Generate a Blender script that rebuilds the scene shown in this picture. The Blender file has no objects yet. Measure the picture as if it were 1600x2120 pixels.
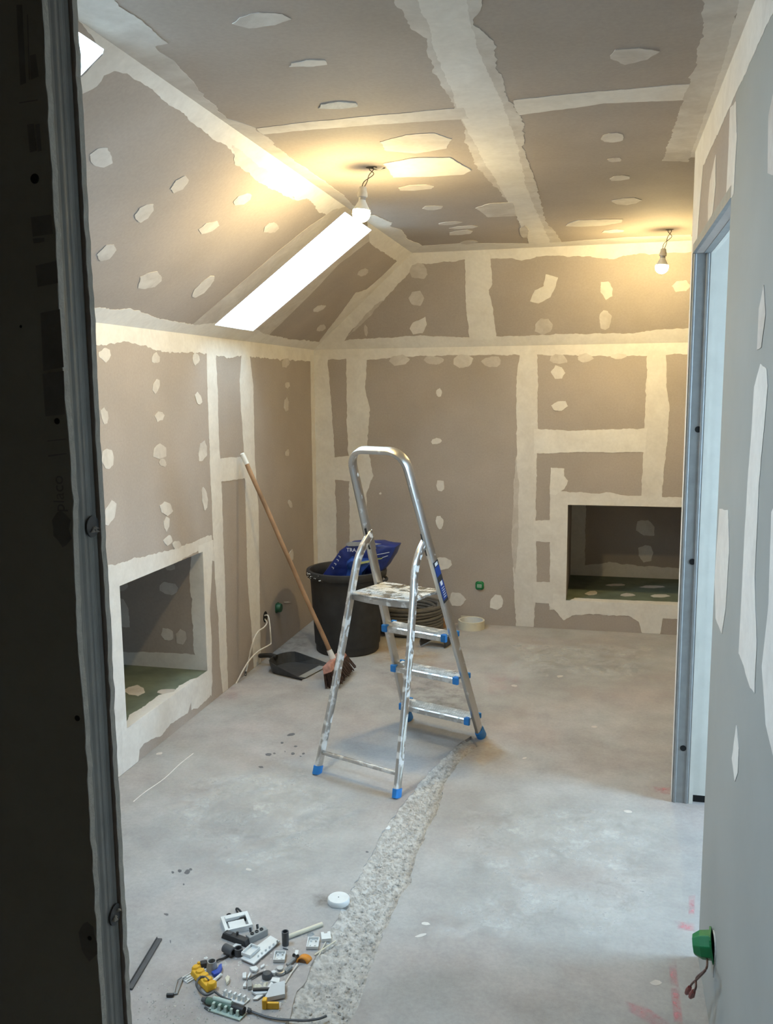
import bpy, bmesh, math, random
from mathutils import Vector, Matrix, noise
random.seed(7)
V = Vector
SC = bpy.context.scene
COL = SC.collection

# ------------------------------------------------------------------ camera
CAM = V((0, 0, 1.6))
CR = V((0.971844, 0.235471, -0.008551)); CU = V((-0.024504, 0.137095, 0.990255)); CF = V((-0.234349, 0.962163, -0.139005))
FPX = 1828.93
cd = bpy.data.cameras.new('camera'); cam = bpy.data.objects.new('camera', cd); COL.objects.link(cam)
cd.sensor_fit = 'VERTICAL'; cd.sensor_height = 36.0; cd.lens = FPX / 2120 * 36.0; cd.clip_start = 0.02
cam.matrix_world = Matrix(((CR.x, CU.x, -CF.x, 0), (CR.y, CU.y, -CF.y, 0), (CR.z, CU.z, -CF.z, 1.6), (0, 0, 0, 1)))
SC.camera = cam

# ------------------------------------------------------------------ room sizes (metres)
XL, YB, ZK, DL, DB, ZC = -1.9232, 5.8344, 1.863, 0.759, 0.3268, 2.4255
XR, YE, YF, YN, ZD = 0.301, 3.467, 3.4053, 2.4394, 2.065
XF, Y1, Y2 = -0.6464, 0.9765, 1.053
XE, YC, XP = 2.3, -1.3, 0.376          # far right end, corridor end, far face of the partition
XC, YH = XL + DL, YB - DB              # ceiling creases

# ------------------------------------------------------------------ sky and exposure
W = bpy.data.worlds.new('overcast_sky'); SC.world = W; W.use_nodes = True
bg = W.node_tree.nodes['Background']; bg.inputs[0].default_value = (0.57, 0.77, 1.0, 1); bg.inputs[1].default_value = 22.0
SC.view_settings.view_transform = 'Standard'; SC.view_settings.look = 'None'
SC.view_settings.gamma = 1.0; SC.view_settings.use_curve_mapping = False
SC.view_settings.exposure = 0.7
BULB = 620.0; BULB_COL = (1.0, 0.76, 0.34)

def portal(name, M, w, h):
    l = bpy.data.lights.new(name, 'AREA'); l.shape = 'RECTANGLE'; l.size = w; l.size_y = h
    l.cycles.is_portal = True
    o = bpy.data.objects.new(name, l); COL.objects.link(o); o.matrix_world = M
    return o

# ------------------------------------------------------------------ materials
def nmat(name):
    m = bpy.data.materials.new(name); m.use_nodes = True
    return m, m.node_tree.nodes, m.node_tree.links, m.node_tree.nodes['Principled BSDF']
def noise_node(N, L, scale, detail=4, rough=0.55, coord='Object', dist=0.0):
    tc = N.new('ShaderNodeTexCoord'); n = N.new('ShaderNodeTexNoise')
    n.inputs['Scale'].default_value = scale; n.inputs['Detail'].default_value = detail
    n.inputs['Roughness'].default_value = rough; n.inputs['Distortion'].default_value = dist
    L.new(tc.outputs[coord], n.inputs['Vector'])
    return n
def ramp(N, L, src, a, b, ca=(0, 0, 0, 1), cb=(1, 1, 1, 1)):
    r = N.new('ShaderNodeValToRGB'); r.color_ramp.elements[0].position = a; r.color_ramp.elements[1].position = b
    r.color_ramp.elements[0].color = ca; r.color_ramp.elements[1].color = cb
    L.new(src, r.inputs[0]); return r
def c4(c): return (c[0], c[1], c[2], 1)
def simple(name, col, rough=0.6, metal=0.0, var=0.12, scale=30, bump=0.0, spec=0.5, bscale=None):
    m, N, L, B = nmat(name)
    n = noise_node(N, L, scale)
    r = ramp(N, L, n.outputs['Fac'], 0.3, 0.7, c4([x * (1 - var) for x in col]), c4([min(1, x * (1 + var)) for x in col]))
    L.new(r.outputs[0], B.inputs['Base Color'])
    B.inputs['Roughness'].default_value = rough; B.inputs['Metallic'].default_value = metal
    B.inputs['Specular IOR Level'].default_value = spec
    if bump:
        bn = noise_node(N, L, bscale or scale * 2, 5)
        b = N.new('ShaderNodeBump'); b.inputs['Strength'].default_value = bump; b.inputs['Distance'].default_value = 0.004
        L.new(bn.outputs['Fac'], b.inputs['Height']); L.new(b.outputs[0], B.inputs['Normal'])
    return m
BOARD = (0.405, 0.355, 0.32)
def make_board():
    m, N, L, B = nmat('plasterboard_paper')
    a = noise_node(N, L, 2.2, 3); b = noise_node(N, L, 90, 3)
    r = ramp(N, L, a.outputs['Fac'], 0.35, 0.68, c4([x * 0.94 for x in BOARD]), c4([x * 1.06 for x in BOARD]))
    r2 = ramp(N, L, b.outputs['Fac'], 0.3, 0.7, (0.95, 0.95, 0.95, 1), (1.03, 1.03, 1.03, 1))
    mx = N.new('ShaderNodeMixRGB'); mx.blend_type = 'MULTIPLY'; mx.inputs[0].default_value = 1
    L.new(r.outputs[0], mx.inputs[1]); L.new(r2.outputs[0], mx.inputs[2]); L.new(mx.outputs[0], B.inputs['Base Color'])
    B.inputs['Roughness'].default_value = 0.85; B.inputs['Specular IOR Level'].default_value = 0.25
    return m
def make_filler(name, thin):
    # joint compound: white, thinner towards streaks where the paper shows through
    m, N, L, B = nmat(name)
    a = noise_node(N, L, 9, 5, 0.6, dist=0.6); b = noise_node(N, L, 55, 4)
    oi = N.new('ShaderNodeObjectInfo')
    fac = N.new('ShaderNodeMath'); fac.operation = 'MULTIPLY_ADD'
    L.new(a.outputs['Fac'], fac.inputs[0]); fac.inputs[1].default_value = 0.9
    ad = N.new('ShaderNodeMath'); ad.operation = 'MULTIPLY'; ad.inputs[1].default_value = 0.30
    L.new(oi.outputs['Random'], ad.inputs[0]); L.new(ad.outputs[0], fac.inputs[2])
    lo = [BOARD[i] * (1 - thin[0]) + (0.76, 0.735, 0.70)[i] * thin[0] for i in range(3)]
    hi = [BOARD[i] * (1 - thin[1]) + (0.76, 0.735, 0.70)[i] * thin[1] for i in range(3)]
    r = ramp(N, L, fac.outputs[0], 0.38, 0.78, c4(lo), c4(hi))
    r2 = ramp(N, L, b.outputs['Fac'], 0.3, 0.7, (0.96, 0.96, 0.96, 1), (1.03, 1.03, 1.03, 1))
    mx = N.new('ShaderNodeMixRGB'); mx.blend_type = 'MULTIPLY'; mx.inputs[0].default_value = 1
    L.new(r.outputs[0], mx.inputs[1]); L.new(r2.outputs[0], mx.inputs[2]); L.new(mx.outputs[0], B.inputs['Base Color'])
    B.inputs['Roughness'].default_value = 0.8; B.inputs['Specular IOR Level'].default_value = 0.3
    bp = N.new('ShaderNodeBump'); bp.inputs['Strength'].default_value = 0.12; bp.inputs['Distance'].default_value = 0.004
    L.new(a.outputs['Fac'], bp.inputs['Height']); L.new(bp.outputs[0], B.inputs['Normal'])
    return m
def make_floor():
    m, N, L, B = nmat('dusty_screed')
    big = noise_node(N, L, 1.1, 4, 0.6, dist=0.4); mid = noise_node(N, L, 6, 6, 0.65); fine = noise_node(N, L, 70, 5, 0.7)
    pk = noise_node(N, L, 1.7, 3)
    r1 = ramp(N, L, big.outputs['Fac'], 0.32, 0.68, (0.335, 0.325, 0.315, 1), (0.455, 0.45, 0.445, 1))
    r2 = ramp(N, L, mid.outputs['Fac'], 0.3, 0.72, (0.84, 0.84, 0.84, 1), (1.1, 1.1, 1.1, 1))
    r3 = ramp(N, L, fine.outputs['Fac'], 0.28, 0.7, (0.88, 0.88, 0.88, 1), (1.06, 1.06, 1.06, 1))
    rp = ramp(N, L, pk.outputs['Fac'], 0.45, 0.75, (1, 1, 1, 1), (1.04, 0.93, 0.90, 1))
    prev = r1.outputs[0]
    for x in (r2, r3, rp):
        mx = N.new('ShaderNodeMixRGB'); mx.blend_type = 'MULTIPLY'; mx.inputs[0].default_value = 1
        L.new(prev, mx.inputs[1]); L.new(x.outputs[0], mx.inputs[2]); prev = mx.outputs[0]
    L.new(prev, B.inputs['Base Color']); B.inputs['Roughness'].default_value = 0.75; B.inputs['Specular IOR Level'].default_value = 0.35
    bp = N.new('ShaderNodeBump'); bp.inputs['Strength'].default_value = 0.25; bp.inputs['Distance'].default_value = 0.003
    L.new(fine.outputs['Fac'], bp.inputs['Height']); L.new(bp.outputs[0], B.inputs['Normal'])
    return m
def make_rough():
    m, N, L, B = nmat('chiselled_concrete')
    a = noise_node(N, L, 45, 6, 0.7); v = N.new('ShaderNodeTexVoronoi'); v.inputs['Scale'].default_value = 62
    tc = N.new('ShaderNodeTexCoord'); L.new(tc.outputs['Object'], v.inputs['Vector'])
    r = ramp(N, L, a.outputs['Fac'], 0.33, 0.6, (0.30, 0.285, 0.265, 1), (0.52, 0.505, 0.48, 1))
    r2 = ramp(N, L, v.outputs['Distance'], 0.1, 0.55, (0.86, 0.85, 0.84, 1), (1.05, 1.05, 1.05, 1))
    mx = N.new('ShaderNodeMixRGB'); mx.blend_type = 'MULTIPLY'; mx.inputs[0].default_value = 1
    L.new(r.outputs[0], mx.inputs[1]); L.new(r2.outputs[0], mx.inputs[2]); L.new(mx.outputs[0], B.inputs['Base Color'])
    B.inputs['Roughness'].default_value = 0.9
    bp = N.new('ShaderNodeBump'); bp.inputs['Strength'].default_value = 0.6; bp.inputs['Distance'].default_value = 0.006
    L.new(a.outputs['Fac'], bp.inputs['Height']); L.new(bp.outputs[0], B.inputs['Normal'])
    return m
def make_alu(name, splat):
    m, N, L, B = nmat(name)
    n = noise_node(N, L, 26, 5, 0.6); n2 = noise_node(N, L, 7, 4)
    r = ramp(N, L, n.outputs['Fac'], splat, splat + 0.05)
    mc = N.new('ShaderNodeMixRGB'); mc.inputs[1].default_value = (0.58, 0.57, 0.55, 1); mc.inputs[2].default_value = (0.74, 0.73, 0.71, 1)
    L.new(r.outputs[0], mc.inputs[0]); L.new(mc.outputs[0], B.inputs['Base Color'])
    me = N.new('ShaderNodeMath'); me.operation = 'MULTIPLY_ADD'; me.inputs[1].default_value = -1.0; me.inputs[2].default_value = 1.0
    L.new(r.outputs[0], me.inputs[0]); L.new(me.outputs[0], B.inputs['Metallic'])
    rr = ramp(N, L, n2.outputs['Fac'], 0.3, 0.7, (0.26, 0.26, 0.26, 1), (0.40, 0.40, 0.40, 1)); L.new(rr.outputs[0], B.inputs['Roughness'])
    return m
def make_stain(name, col, scale, lo, hi, strength=0.8):
    m, N, L, B = nmat(name)
    n = noise_node(N, L, scale, 5, 0.7); r = ramp(N, L, n.outputs['Fac'], lo, hi)
    out = N['Material Output']; tr = N.new('ShaderNodeBsdfTransparent'); ms = N.new('ShaderNodeMixShader')
    mu = N.new('ShaderNodeMath'); mu.operation = 'MULTIPLY'; mu.inputs[1].default_value = strength
    at = N.new('ShaderNodeAttribute'); at.attribute_name = 'edge'
    m2 = N.new('ShaderNodeMath'); m2.operation = 'MULTIPLY'
    L.new(r.outputs[0], mu.inputs[0]); L.new(mu.outputs[0], m2.inputs[0]); L.new(at.outputs['Fac'], m2.inputs[1]); L.new(m2.outputs[0], ms.inputs[0])
    L.new(tr.outputs[0], ms.inputs[1]); L.new(B.outputs[0], ms.inputs[2]); L.new(ms.outputs[0], out.inputs[0])
    B.inputs['Base Color'].default_value = c4(col); B.inputs['Roughness'].default_value = 0.9
    return m
def make_glass():
    m, N, L, B = nmat('window_glass')
    out = N['Material Output']; tr = N.new('ShaderNodeBsdfTransparent'); gl = N.new('ShaderNodeBsdfGlossy'); gl.inputs['Roughness'].default_value = 0.02
    ms = N.new('ShaderNodeMixShader'); n = noise_node(N, L, 3); r = ramp(N, L, n.outputs['Fac'], 0, 1, (0.04,) * 3 + (1,), (0.06,) * 3 + (1,))
    tr.inputs[0].default_value = (0.94, 0.97, 0.96, 1)
    L.new(r.outputs[0], ms.inputs[0]); L.new(tr.outputs[0], ms.inputs[1]); L.new(gl.outputs[0], ms.inputs[2]); L.new(ms.outputs[0], out.inputs[0])
    return m
def make_bulb():
    m, N, L, B = nmat('lit_bulb')
    out = N['Material Output']; e = N.new('ShaderNodeEmission'); e.inputs[0].default_value = c4(BULB_COL); e.inputs[1].default_value = BULB
    L.new(e.outputs[0], out.inputs[0]); return m
M = dict(
    board=make_board(), fill=make_filler('joint_compound', (0.70, 1.0)), thin=make_filler('thin_joint_compound', (0.30, 0.75)),
    floor=make_floor(), rough=make_rough(), alu=make_alu('aluminium', 0.62), alus=make_alu('splashed_aluminium', 0.52), alup=make_alu('plaster_caked_aluminium', 0.46),
    galv=simple('galvanised_steel', (0.29, 0.295, 0.29), 0.55, 0.2, 0.10, 22), white=simple('white_plastic', (0.70, 0.72, 0.72), 0.45, 0, 0.05),
    plaster=simple('white_plaster', (0.70, 0.69, 0.63), 0.8, 0, 0.05, 12), core=simple('gypsum_core', (0.62, 0.61, 0.58), 0.95, 0, 0.10, 60, 0.5),
    black=simple('black_plastic', (0.022, 0.022, 0.024), 0.5, 0, 0.2), bucket=simple('black_rubber', (0.026, 0.026, 0.028), 0.62, 0, 0.3, 14, 0.1),
    dark=simple('dark_grey_plastic', (0.075, 0.078, 0.085), 0.5, 0, 0.15), grey=simple('grey_plastic', (0.30, 0.31, 0.31), 0.5, 0, 0.1),
    hose=simple('grey_conduit', (0.12, 0.115, 0.108), 0.55, 0, 0.15, 40), blue=simple('blue_plastic', (0.02, 0.22, 0.62), 0.45, 0, 0.12),
    bag=simple('blue_paper_sack', (0.008, 0.022, 0.15), 0.42, 0, 0.25, 18, 0.35), bag2=simple('bright_blue_sack', (0.010, 0.045, 0.22), 0.42, 0, 0.25, 18, 0.35),
    lime=simple('lime_print', (0.40, 0.42, 0.16), 0.6), inkw=simple('white_print', (0.72, 0.72, 0.74), 0.6),
    wood=simple('broom_wood', (0.30, 0.185, 0.11), 0.55, 0, 0.3, 9), paint=simple('red_paint', (0.42, 0.21, 0.17), 0.6, 0, 0.3, 40),
    bristle=simple('brown_bristles', (0.055, 0.030, 0.024), 0.8, 0, 0.4, 60), green=simple('green_plastic', (0.008, 0.20, 0.065), 0.4, 0, 0.15),
    dgreen=simple('dark_green_plastic', (0.012, 0.09, 0.045), 0.45, 0, 0.2), hydro=simple('green_moisture_board', (0.15, 0.18, 0.135), 0.8, 0, 0.25, 7),
    copper=simple('brown_wire', (0.10, 0.045, 0.035), 0.5), red=simple('red_wire_cap', (0.18, 0.035, 0.03), 0.5), cable=simple('white_cable', (0.70, 0.66, 0.60), 0.5),
    yellow=simple('yellow_plastic', (0.72, 0.40, 0.02), 0.5, 0, 0.15), orange=simple('orange_plastic', (0.70, 0.27, 0.03), 0.5, 0, 0.15),
    cobalt=simple('cobalt_plastic', (0.02, 0.07, 0.40), 0.4), pale=simple('pale_green_plastic', (0.42, 0.52, 0.47), 0.4, 0, 0.08), sage=simple('sage_green_plastic', (0.10, 0.17, 0.13), 0.35),
    tape=simple('cream_tape', (0.66, 0.62, 0.50), 0.6, 0, 0.05), card=simple('cardboard', (0.42, 0.25, 0.13), 0.8), metal=simple('dull_metal', (0.40, 0.40, 0.40), 0.4, 0.8),
    crumb=simple('plaster_crumbs', (0.60, 0.57, 0.53), 0.9, 0, 0.25, 20), pit=simple('black_void', (0.006, 0.006, 0.006), 0.9), wire=simple('dark_wire', (0.06, 0.05, 0.03), 0.6),
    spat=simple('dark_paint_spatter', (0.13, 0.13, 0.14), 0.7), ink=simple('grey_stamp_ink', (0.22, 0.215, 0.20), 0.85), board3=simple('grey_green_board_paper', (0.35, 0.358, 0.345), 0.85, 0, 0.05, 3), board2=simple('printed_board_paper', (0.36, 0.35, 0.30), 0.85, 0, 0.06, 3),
    pink=make_stain('pink_chalk', (0.75, 0.28, 0.32), 30, 0.36, 0.66, 0.62), pink2=make_stain('faint_pink_chalk', (0.70, 0.42, 0.42), 16, 0.36, 0.7, 0.28), sand=make_stain('ochre_dust', (0.62, 0.42, 0.22), 9, 0.3, 0.65, 0.42),
    dust=make_stain('white_dust', (0.74, 0.74, 0.73), 7, 0.42, 0.72, 0.65), smut=make_stain('grey_smudge', (0.25, 0.24, 0.24), 12, 0.42, 0.7, 0.55),
    pan=simple('dustpan_plastic', (0.042, 0.044, 0.048), 0.5, 0, 0.2), lgrey=simple('light_grey_plastic', (0.52, 0.55, 0.57), 0.45, 0, 0.05), socket=simple('lamp_socket_plastic', (0.62, 0.58, 0.50), 0.5), bulb=make_bulb(), glass=make_glass(), bag_int=simple('grey_sack_lining', (0.30, 0.29, 0.28), 0.8))

# ------------------------------------------------------------------ mesh helpers
ORG = {}
def link(o, parent=None, org=None):
    COL.objects.link(o)
    if parent is not None:
        o.parent = parent; ORG[o.name] = ORG[parent.name]
    else:
        ORG[o.name] = org or V((0, 0, 0)); o.location = ORG[o.name]
    return o
def tag(o, label=None, cat=None, group=None, kind=None):
    if label: o['label'] = label
    if cat: o['category'] = cat
    if group: o['group'] = group
    if kind: o['kind'] = kind
    return o
def thing(name, label, cat, loc, group=None):
    return tag(link(bpy.data.objects.new(name, None), org=V(loc)), label, cat, group)
class MB:
    def __init__(s): s.v = []; s.f = []
    def add(s, vs, fs):
        b = len(s.v); s.v += [V(x) for x in vs]; s.f += [tuple(i + b for i in f) for f in fs]; return s
    def box(s, c, size, R=None, taper=1.0):
        x, y, z = [a / 2 for a in size]; R = R or Matrix.Identity(3); c = V(c)
        vs = [c + R @ V((sx * x * (taper if sz > 0 else 1), sy * y * (taper if sz > 0 else 1), sz * z)) for sz in (-1, 1) for sx, sy in ((-1, -1), (1, -1), (1, 1), (-1, 1))]
        return s.add(vs, [(3, 2, 1, 0), (4, 5, 6, 7), (0, 1, 5, 4), (1, 2, 6, 5), (2, 3, 7, 6), (3, 0, 4, 7)])
    def quad(s, *p): return s.add(p, [tuple(range(len(p)))])
    def prism(s, pts, off):
        n = len(pts); off = V(off); vs = [V(p) for p in pts] + [V(p) + off for p in pts]
        return s.add(vs, [tuple(reversed(range(n))), tuple(range(n, 2 * n))] + [(i, (i + 1) % n, n + (i + 1) % n, n + i) for i in range(n)])
    def tube(s, path, r, seg=8, closed=False, caps=True, rr=None):
        P = [V(p) for p in path]; n = len(P); vs = []; up = None
        for i in range(n):
            t = (P[(i + 1) % n] - P[i - 1]) if closed else (P[min(i + 1, n - 1)] - P[max(i - 1, 0)])
            t = t.normalized() if t.length > 1e-9 else V((0, 0, 1))
            if up is None: up = t.orthogonal().normalized()
            up = (up - t * up.dot(t)); up = up.normalized() if up.length > 1e-6 else t.orthogonal().normalized()
            bi = t.cross(up); q = rr[i] if rr else r
            vs += [P[i] + (up * math.cos(2 * math.pi * k / seg) + bi * math.sin(2 * math.pi * k / seg)) * q for k in range(seg)]
        fs = [(i * seg + k, i * seg + (k + 1) % seg, ((i + 1) % n) * seg + (k + 1) % seg, ((i + 1) % n) * seg + k) for i in range(n if closed else n - 1) for k in range(seg)]
        if not closed and caps: fs += [tuple(reversed(range(seg))), tuple(range((n - 1) * seg, n * seg))]
        return s.add(vs, fs)
    def sweep(s, path, naxis, a, b, caps=True):
        # rounded flat profile: a across (in the plane), b along naxis(i, tangent)
        P = [V(p) for p in path]; n = len(P); vs = []
        prof = [(-.5, -.30), (-.36, -.46), (-.15, -.5), (.15, -.5), (.36, -.46), (.5, -.30), (.5, .30), (.36, .46), (.15, .5), (-.15, .5), (-.36, .46), (-.5, .30)]
        for i in range(n):
            t = (P[min(i + 1, n - 1)] - P[max(i - 1, 0)]).normalized()
            nn = naxis(i, t); nn = (nn - t * nn.dot(t)).normalized(); cc = t.cross(nn)
            vs += [P[i] + cc * (u * a) + nn * (w * b) for u, w in prof]
        m = len(prof); fs = [(i * m + k, i * m + (k + 1) % m, (i + 1) * m + (k + 1) % m, (i + 1) * m + k) for i in range(n - 1) for k in range(m)]
        if caps: fs += [tuple(reversed(range(m))), tuple(range((n - 1) * m, n * m))]
        return s.add(vs, fs)
    def lathe(s, prof, c, seg=24, R=None, sx=1.0):
        R = R or Matrix.Identity(3); c = V(c); vs = []
        for r, z in prof: vs += [c + R @ V((r * math.cos(2 * math.pi * k / seg) * sx, r * math.sin(2 * math.pi * k / seg), z)) for k in range(seg)]
        n = len(prof)
        fs = [(i * seg + k, i * seg + (k + 1) % seg, (i + 1) * seg + (k + 1) % seg, (i + 1) * seg + k) for i in range(n - 1) for k in range(seg)]
        if prof[0][0] > 1e-6: fs.append(tuple(reversed(range(seg))))
        if prof[-1][0] > 1e-6: fs.append(tuple(range((n - 1) * seg, n * seg)))
        return s.add(vs, fs)
    def ring(s, ro, ri, h, c, seg=24, R=None):
        R = R or Matrix.Identity(3); c = V(c); vs = []
        for r, z in ((ro, 0), (ro, h), (ri, h), (ri, 0)): vs += [c + R @ V((r * math.cos(2 * math.pi * k / seg), r * math.sin(2 * math.pi * k / seg), z)) for k in range(seg)]
        return s.add(vs, [(i * seg + k, i * seg + (k + 1) % seg, ((i + 1) % 4) * seg + (k + 1) % seg, ((i + 1) % 4) * seg + k) for i in range(4) for k in range(seg)])
    def build(s, name, mat, parent=None, smooth=False, bevel=0, org=None, sub=0, dbl=0):
        me = bpy.data.meshes.new(name)
        base = ORG[parent.name] if parent is not None else (V(org) if org is not None else V((0, 0, 0)))
        me.from_pydata([v - base for v in s.v], [], s.f); me.validate()
        mats = mat if isinstance(mat, list) else [mat]
        for x in mats: me.materials.append(M[x])
        o = link(bpy.data.objects.new(name, me), parent, base)
        if smooth:
            for p in me.polygons: p.use_smooth = True
            if smooth != 'all' and hasattr(me, 'set_sharp_from_angle'): me.set_sharp_from_angle(angle=math.radians(40))
        if dbl:
            bm = bmesh.new(); bm.from_mesh(me); bmesh.ops.remove_doubles(bm, verts=bm.verts, dist=dbl); bmesh.ops.recalc_face_normals(bm, faces=bm.faces); bm.to_mesh(me); bm.free()
        if bevel:
            b = o.modifiers.new('bevel', 'BEVEL'); b.width = bevel; b.segments = 2; b.limit_method = 'ANGLE'; b.angle_limit = math.radians(35)
        if sub:
            b = o.modifiers.new('subdivision', 'SUBSURF'); b.levels = sub; b.render_levels = sub
        return o
def struct(o): o['kind'] = 'structure'; return o
def bez(pts, n=6):
    # Catmull-Rom through the points
    P = [V(p) for p in pts]; out = []
    for i in range(len(P) - 1):
        p0, p1, p2, p3 = P[max(i - 1, 0)], P[i], P[i + 1], P[min(i + 2, len(P) - 1)]
        for k in range(n):
            t = k / n
            out.append(0.5 * ((2 * p1) + (p2 - p0) * t + (2 * p0 - 5 * p1 + 4 * p2 - p3) * t * t + (-p0 + 3 * p1 - 3 * p2 + p3) * t ** 3))
    return out + [P[-1]]
def rotz(a): return Matrix.Rotation(a, 3, 'Z')

# ------------------------------------------------------------------ surveying the room: a sight line met with a known plane
def ray(x, y): return CF + CR * ((x - 800) / FPX) - CU * ((y - 1060) / FPX)
def hit(x, y, p, n):
    v = ray(x, y); p = V(p); n = V(n); return CAM + v * (n.dot(p - CAM) / n.dot(v))
def fl(x, y, z=0.0): return hit(x, y, (0, 0, z), (0, 0, 1))
RISE = ZC - ZK; LS = math.hypot(DL, RISE); LB = math.hypot(DB, RISE)
class Surf:
    def __init__(s, o, u, v, n, holes=(), lim=None):
        s.o = V(o); s.u = V(u); s.v = V(v); s.n = V(n); s.holes = list(holes); s.lim = lim; s.k = 0
    def uv(s, x, y): q = hit(x, y, s.o, s.n) - s.o; return [q.dot(s.u), q.dot(s.v)]
    def p(s, a, b, h=0.0): return s.o + s.u * a + s.v * b + s.n * h
# skylights (span along y, span up the slope)
SKY = [(1.42, 2.04), (4.091, 4.585)]; ST0, ST1 = 0.09 * LS, 0.975 * LS
NLY0, NLY1, NLZ0, NLZ1 = 3.215, 4.005, 0.182, 0.798
NBX0, NBX1, NBZ0, NBZ1 = -0.202, 0.60, 0.196, 0.835
ND = 0.82
def lim_left(a, b): return [min(a, YB), min(max(b, 0.002), ZK)]
def lim_back(a, b): return [max(a, XL), min(max(b, 0.002), ZK)]
def lim_sl(a, b):
    b = min(max(b, 0), LS); return [min(a, YB - DB * b / LS), b]
def lim_sb(a, b):
    b = min(max(b, 0), LB); return [max(a, XL + DL * b / LB), b]
def lim_ceil(a, b): return [max(a, XC), min(b, YH)]
def lim_right(a, b): return [min(a, YE), min(max(b, 0.002), ZC)]
S = dict(
    left=Surf((XL, 0, 0), (0, 1, 0), (0, 0, 1), (1, 0, 0), [(NLY0, NLY1, NLZ0, NLZ1)], lim_left),
    back=Surf((0, YB, 0), (1, 0, 0), (0, 0, 1), (0, -1, 0), [(NBX0, NBX1, NBZ0, NBZ1)], lim_back),
    sl=Surf((XL, 0, ZK), (0, 1, 0), (DL / LS, 0, RISE / LS), (RISE / LS, 0, -DL / LS), [(a, b, ST0, ST1) for a, b in SKY], lim_sl),
    sb=Surf((0, YB, ZK), (1, 0, 0), (0, -DB / LB, RISE / LB), (0, -RISE / LB, -DB / LB), [], lim_sb),
    ceil=Surf((0, 0, ZC), (1, 0, 0), (0, 1, 0), (0, 0, -1), [], lim_ceil),
    right=Surf((XR, 0, 0), (0, 1, 0), (0, 0, 1), (-1, 0, 0), [(YN, YF, -1, ZD)], lim_right),
    nleft=Surf((XL, NLY1, 0), (-1, 0, 0), (0, 0, 1), (0, -1, 0), [], lambda a, b: [max(a, 0), min(max(b, NLZ0), NLZ1)]),
    nback=Surf((0, YB + ND, 0), (1, 0, 0), (0, 0, 1), (0, -1, 0), [], lambda a, b: [max(a, NBX0), min(max(b, NBZ0), NBZ1)]),
    nlf=Surf((XL, 0, NLZ0), (0, 1, 0), (-1, 0, 0), (0, 0, 1), [], lambda a, b: [min(max(a, NLY0), NLY1), max(b, 0)]),
    nbf=Surf((0, YB, NBZ0), (1, 0, 0), (0, 1, 0), (0, 0, 1), [], lambda a, b: [max(a, NBX0), min(max(b, 0), ND)]),
    floor=Surf((0, 0, 0), (1, 0, 0), (0, 1, 0), (0, 0, 1), [], lambda a, b: [max(a, XL + 0.002), min(b, YB - 0.002)]),
)
def resample(P, step):
    out = []
    for i, p in enumerate(P):
        q = P[(i + 1) % len(P)]; d = math.dist(p, q); n = max(1, min(60, int(d / step)))
        out += [[p[0] + (q[0] - p[0]) * k / n, p[1] + (q[1] - p[1]) * k / n] for k in range(n)]
    return out
def outline(sf, P, jag, step=0.012):
    Q = resample(P, step); n = len(Q); out = []; last = None; sd = random.random() * 50
    for i, p in enumerate(Q):
        a = Q[i - 1]; b = Q[(i + 1) % n]; tx, ty = b[0] - a[0], b[1] - a[1]; l = math.hypot(tx, ty) or 1
        w = V((p[0] * 1.0 + sd, p[1], sd))
        g = jag * (1.3 * noise.noise(w * 14) + 1.0 * noise.noise(w * 45) + 0.5 * noise.noise(w * 120))
        x, y = p[0] + ty / l * g, p[1] - tx / l * g
        for h in sf.holes:
            if h[0] < x < h[1] and h[2] < y < h[3]:
                k = min((x - h[0], 0), (h[1] - x, 1), (y - h[2], 2), (h[3] - y, 3))[1]
                x, y = ((h[0], y), (h[1], y), (x, h[2]), (x, h[3]))[k]
        side = None
        for h in sf.holes:
            for kk, on in enumerate((abs(x - h[0]) < 1e-9, abs(x - h[1]) < 1e-9, abs(y - h[2]) < 1e-9, abs(y - h[3]) < 1e-9)):
                if on and h[0] - 1e-9 <= x <= h[1] + 1e-9 and h[2] - 1e-9 <= y <= h[3] + 1e-9: side = (h, kk)
        if side and last and side[0] == last[0] and {side[1], last[1]} in ({0, 2}, {0, 3}, {1, 2}, {1, 3}):
            h = side[0]; kx = [k for k in (side[1], last[1]) if k < 2][0]; ky = [k for k in (side[1], last[1]) if k > 1][0]
            out.append((h[kx], h[ky]))
        last = side
        if sf.lim: x, y = sf.lim(x, y)
        if not out or math.dist(out[-1], (x, y)) > 1e-4: out.append((x, y))
    return out
def smear(parent, sn, P, mat='fill', jag=0.006, name='filler_patch', thick=None, uv=False, step=0.012):
    sf = S[sn]; sf.k += 1
    h = thick if thick else 0.0009 + 0.00006 * sf.k
    Q = outline(sf, [sf.uv(*q) for q in P] if not uv else P, jag, step)
    if len(Q) < 4: return None
    m = MB(); m.prism([sf.p(a, b, 0.0) for a, b in Q], sf.n * h)
    # bring the winding round so that the top faces the room
    return m.build(name, mat, parent, dbl=1e-6)
def spot(parent, sn, x, y, w, h, ang=None, mat='thin', jag=0.004, name='filler_patch', thick=None):
    # an irregular trowel dab: rough ellipse-polygon in the picture's own proportions, laid on the surface
    k = random.randint(6, 9); a0 = random.random() * 6.28; P = []
    an = math.radians(ang if ang is not None else random.uniform(-15, 15))
    for i in range(k):
        t = a0 + 2 * math.pi * i / k; q = random.uniform(0.82, 1.18)
        dx, dy = math.cos(t) * w / 2 * q, math.sin(t) * h / 2 * q
        P.append((x + dx * math.cos(an) - dy * math.sin(an), y + dx * math.sin(an) + dy * math.cos(an)))
    return smear(parent, sn, P, mat, jag, name, thick, step=0.008)
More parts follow.
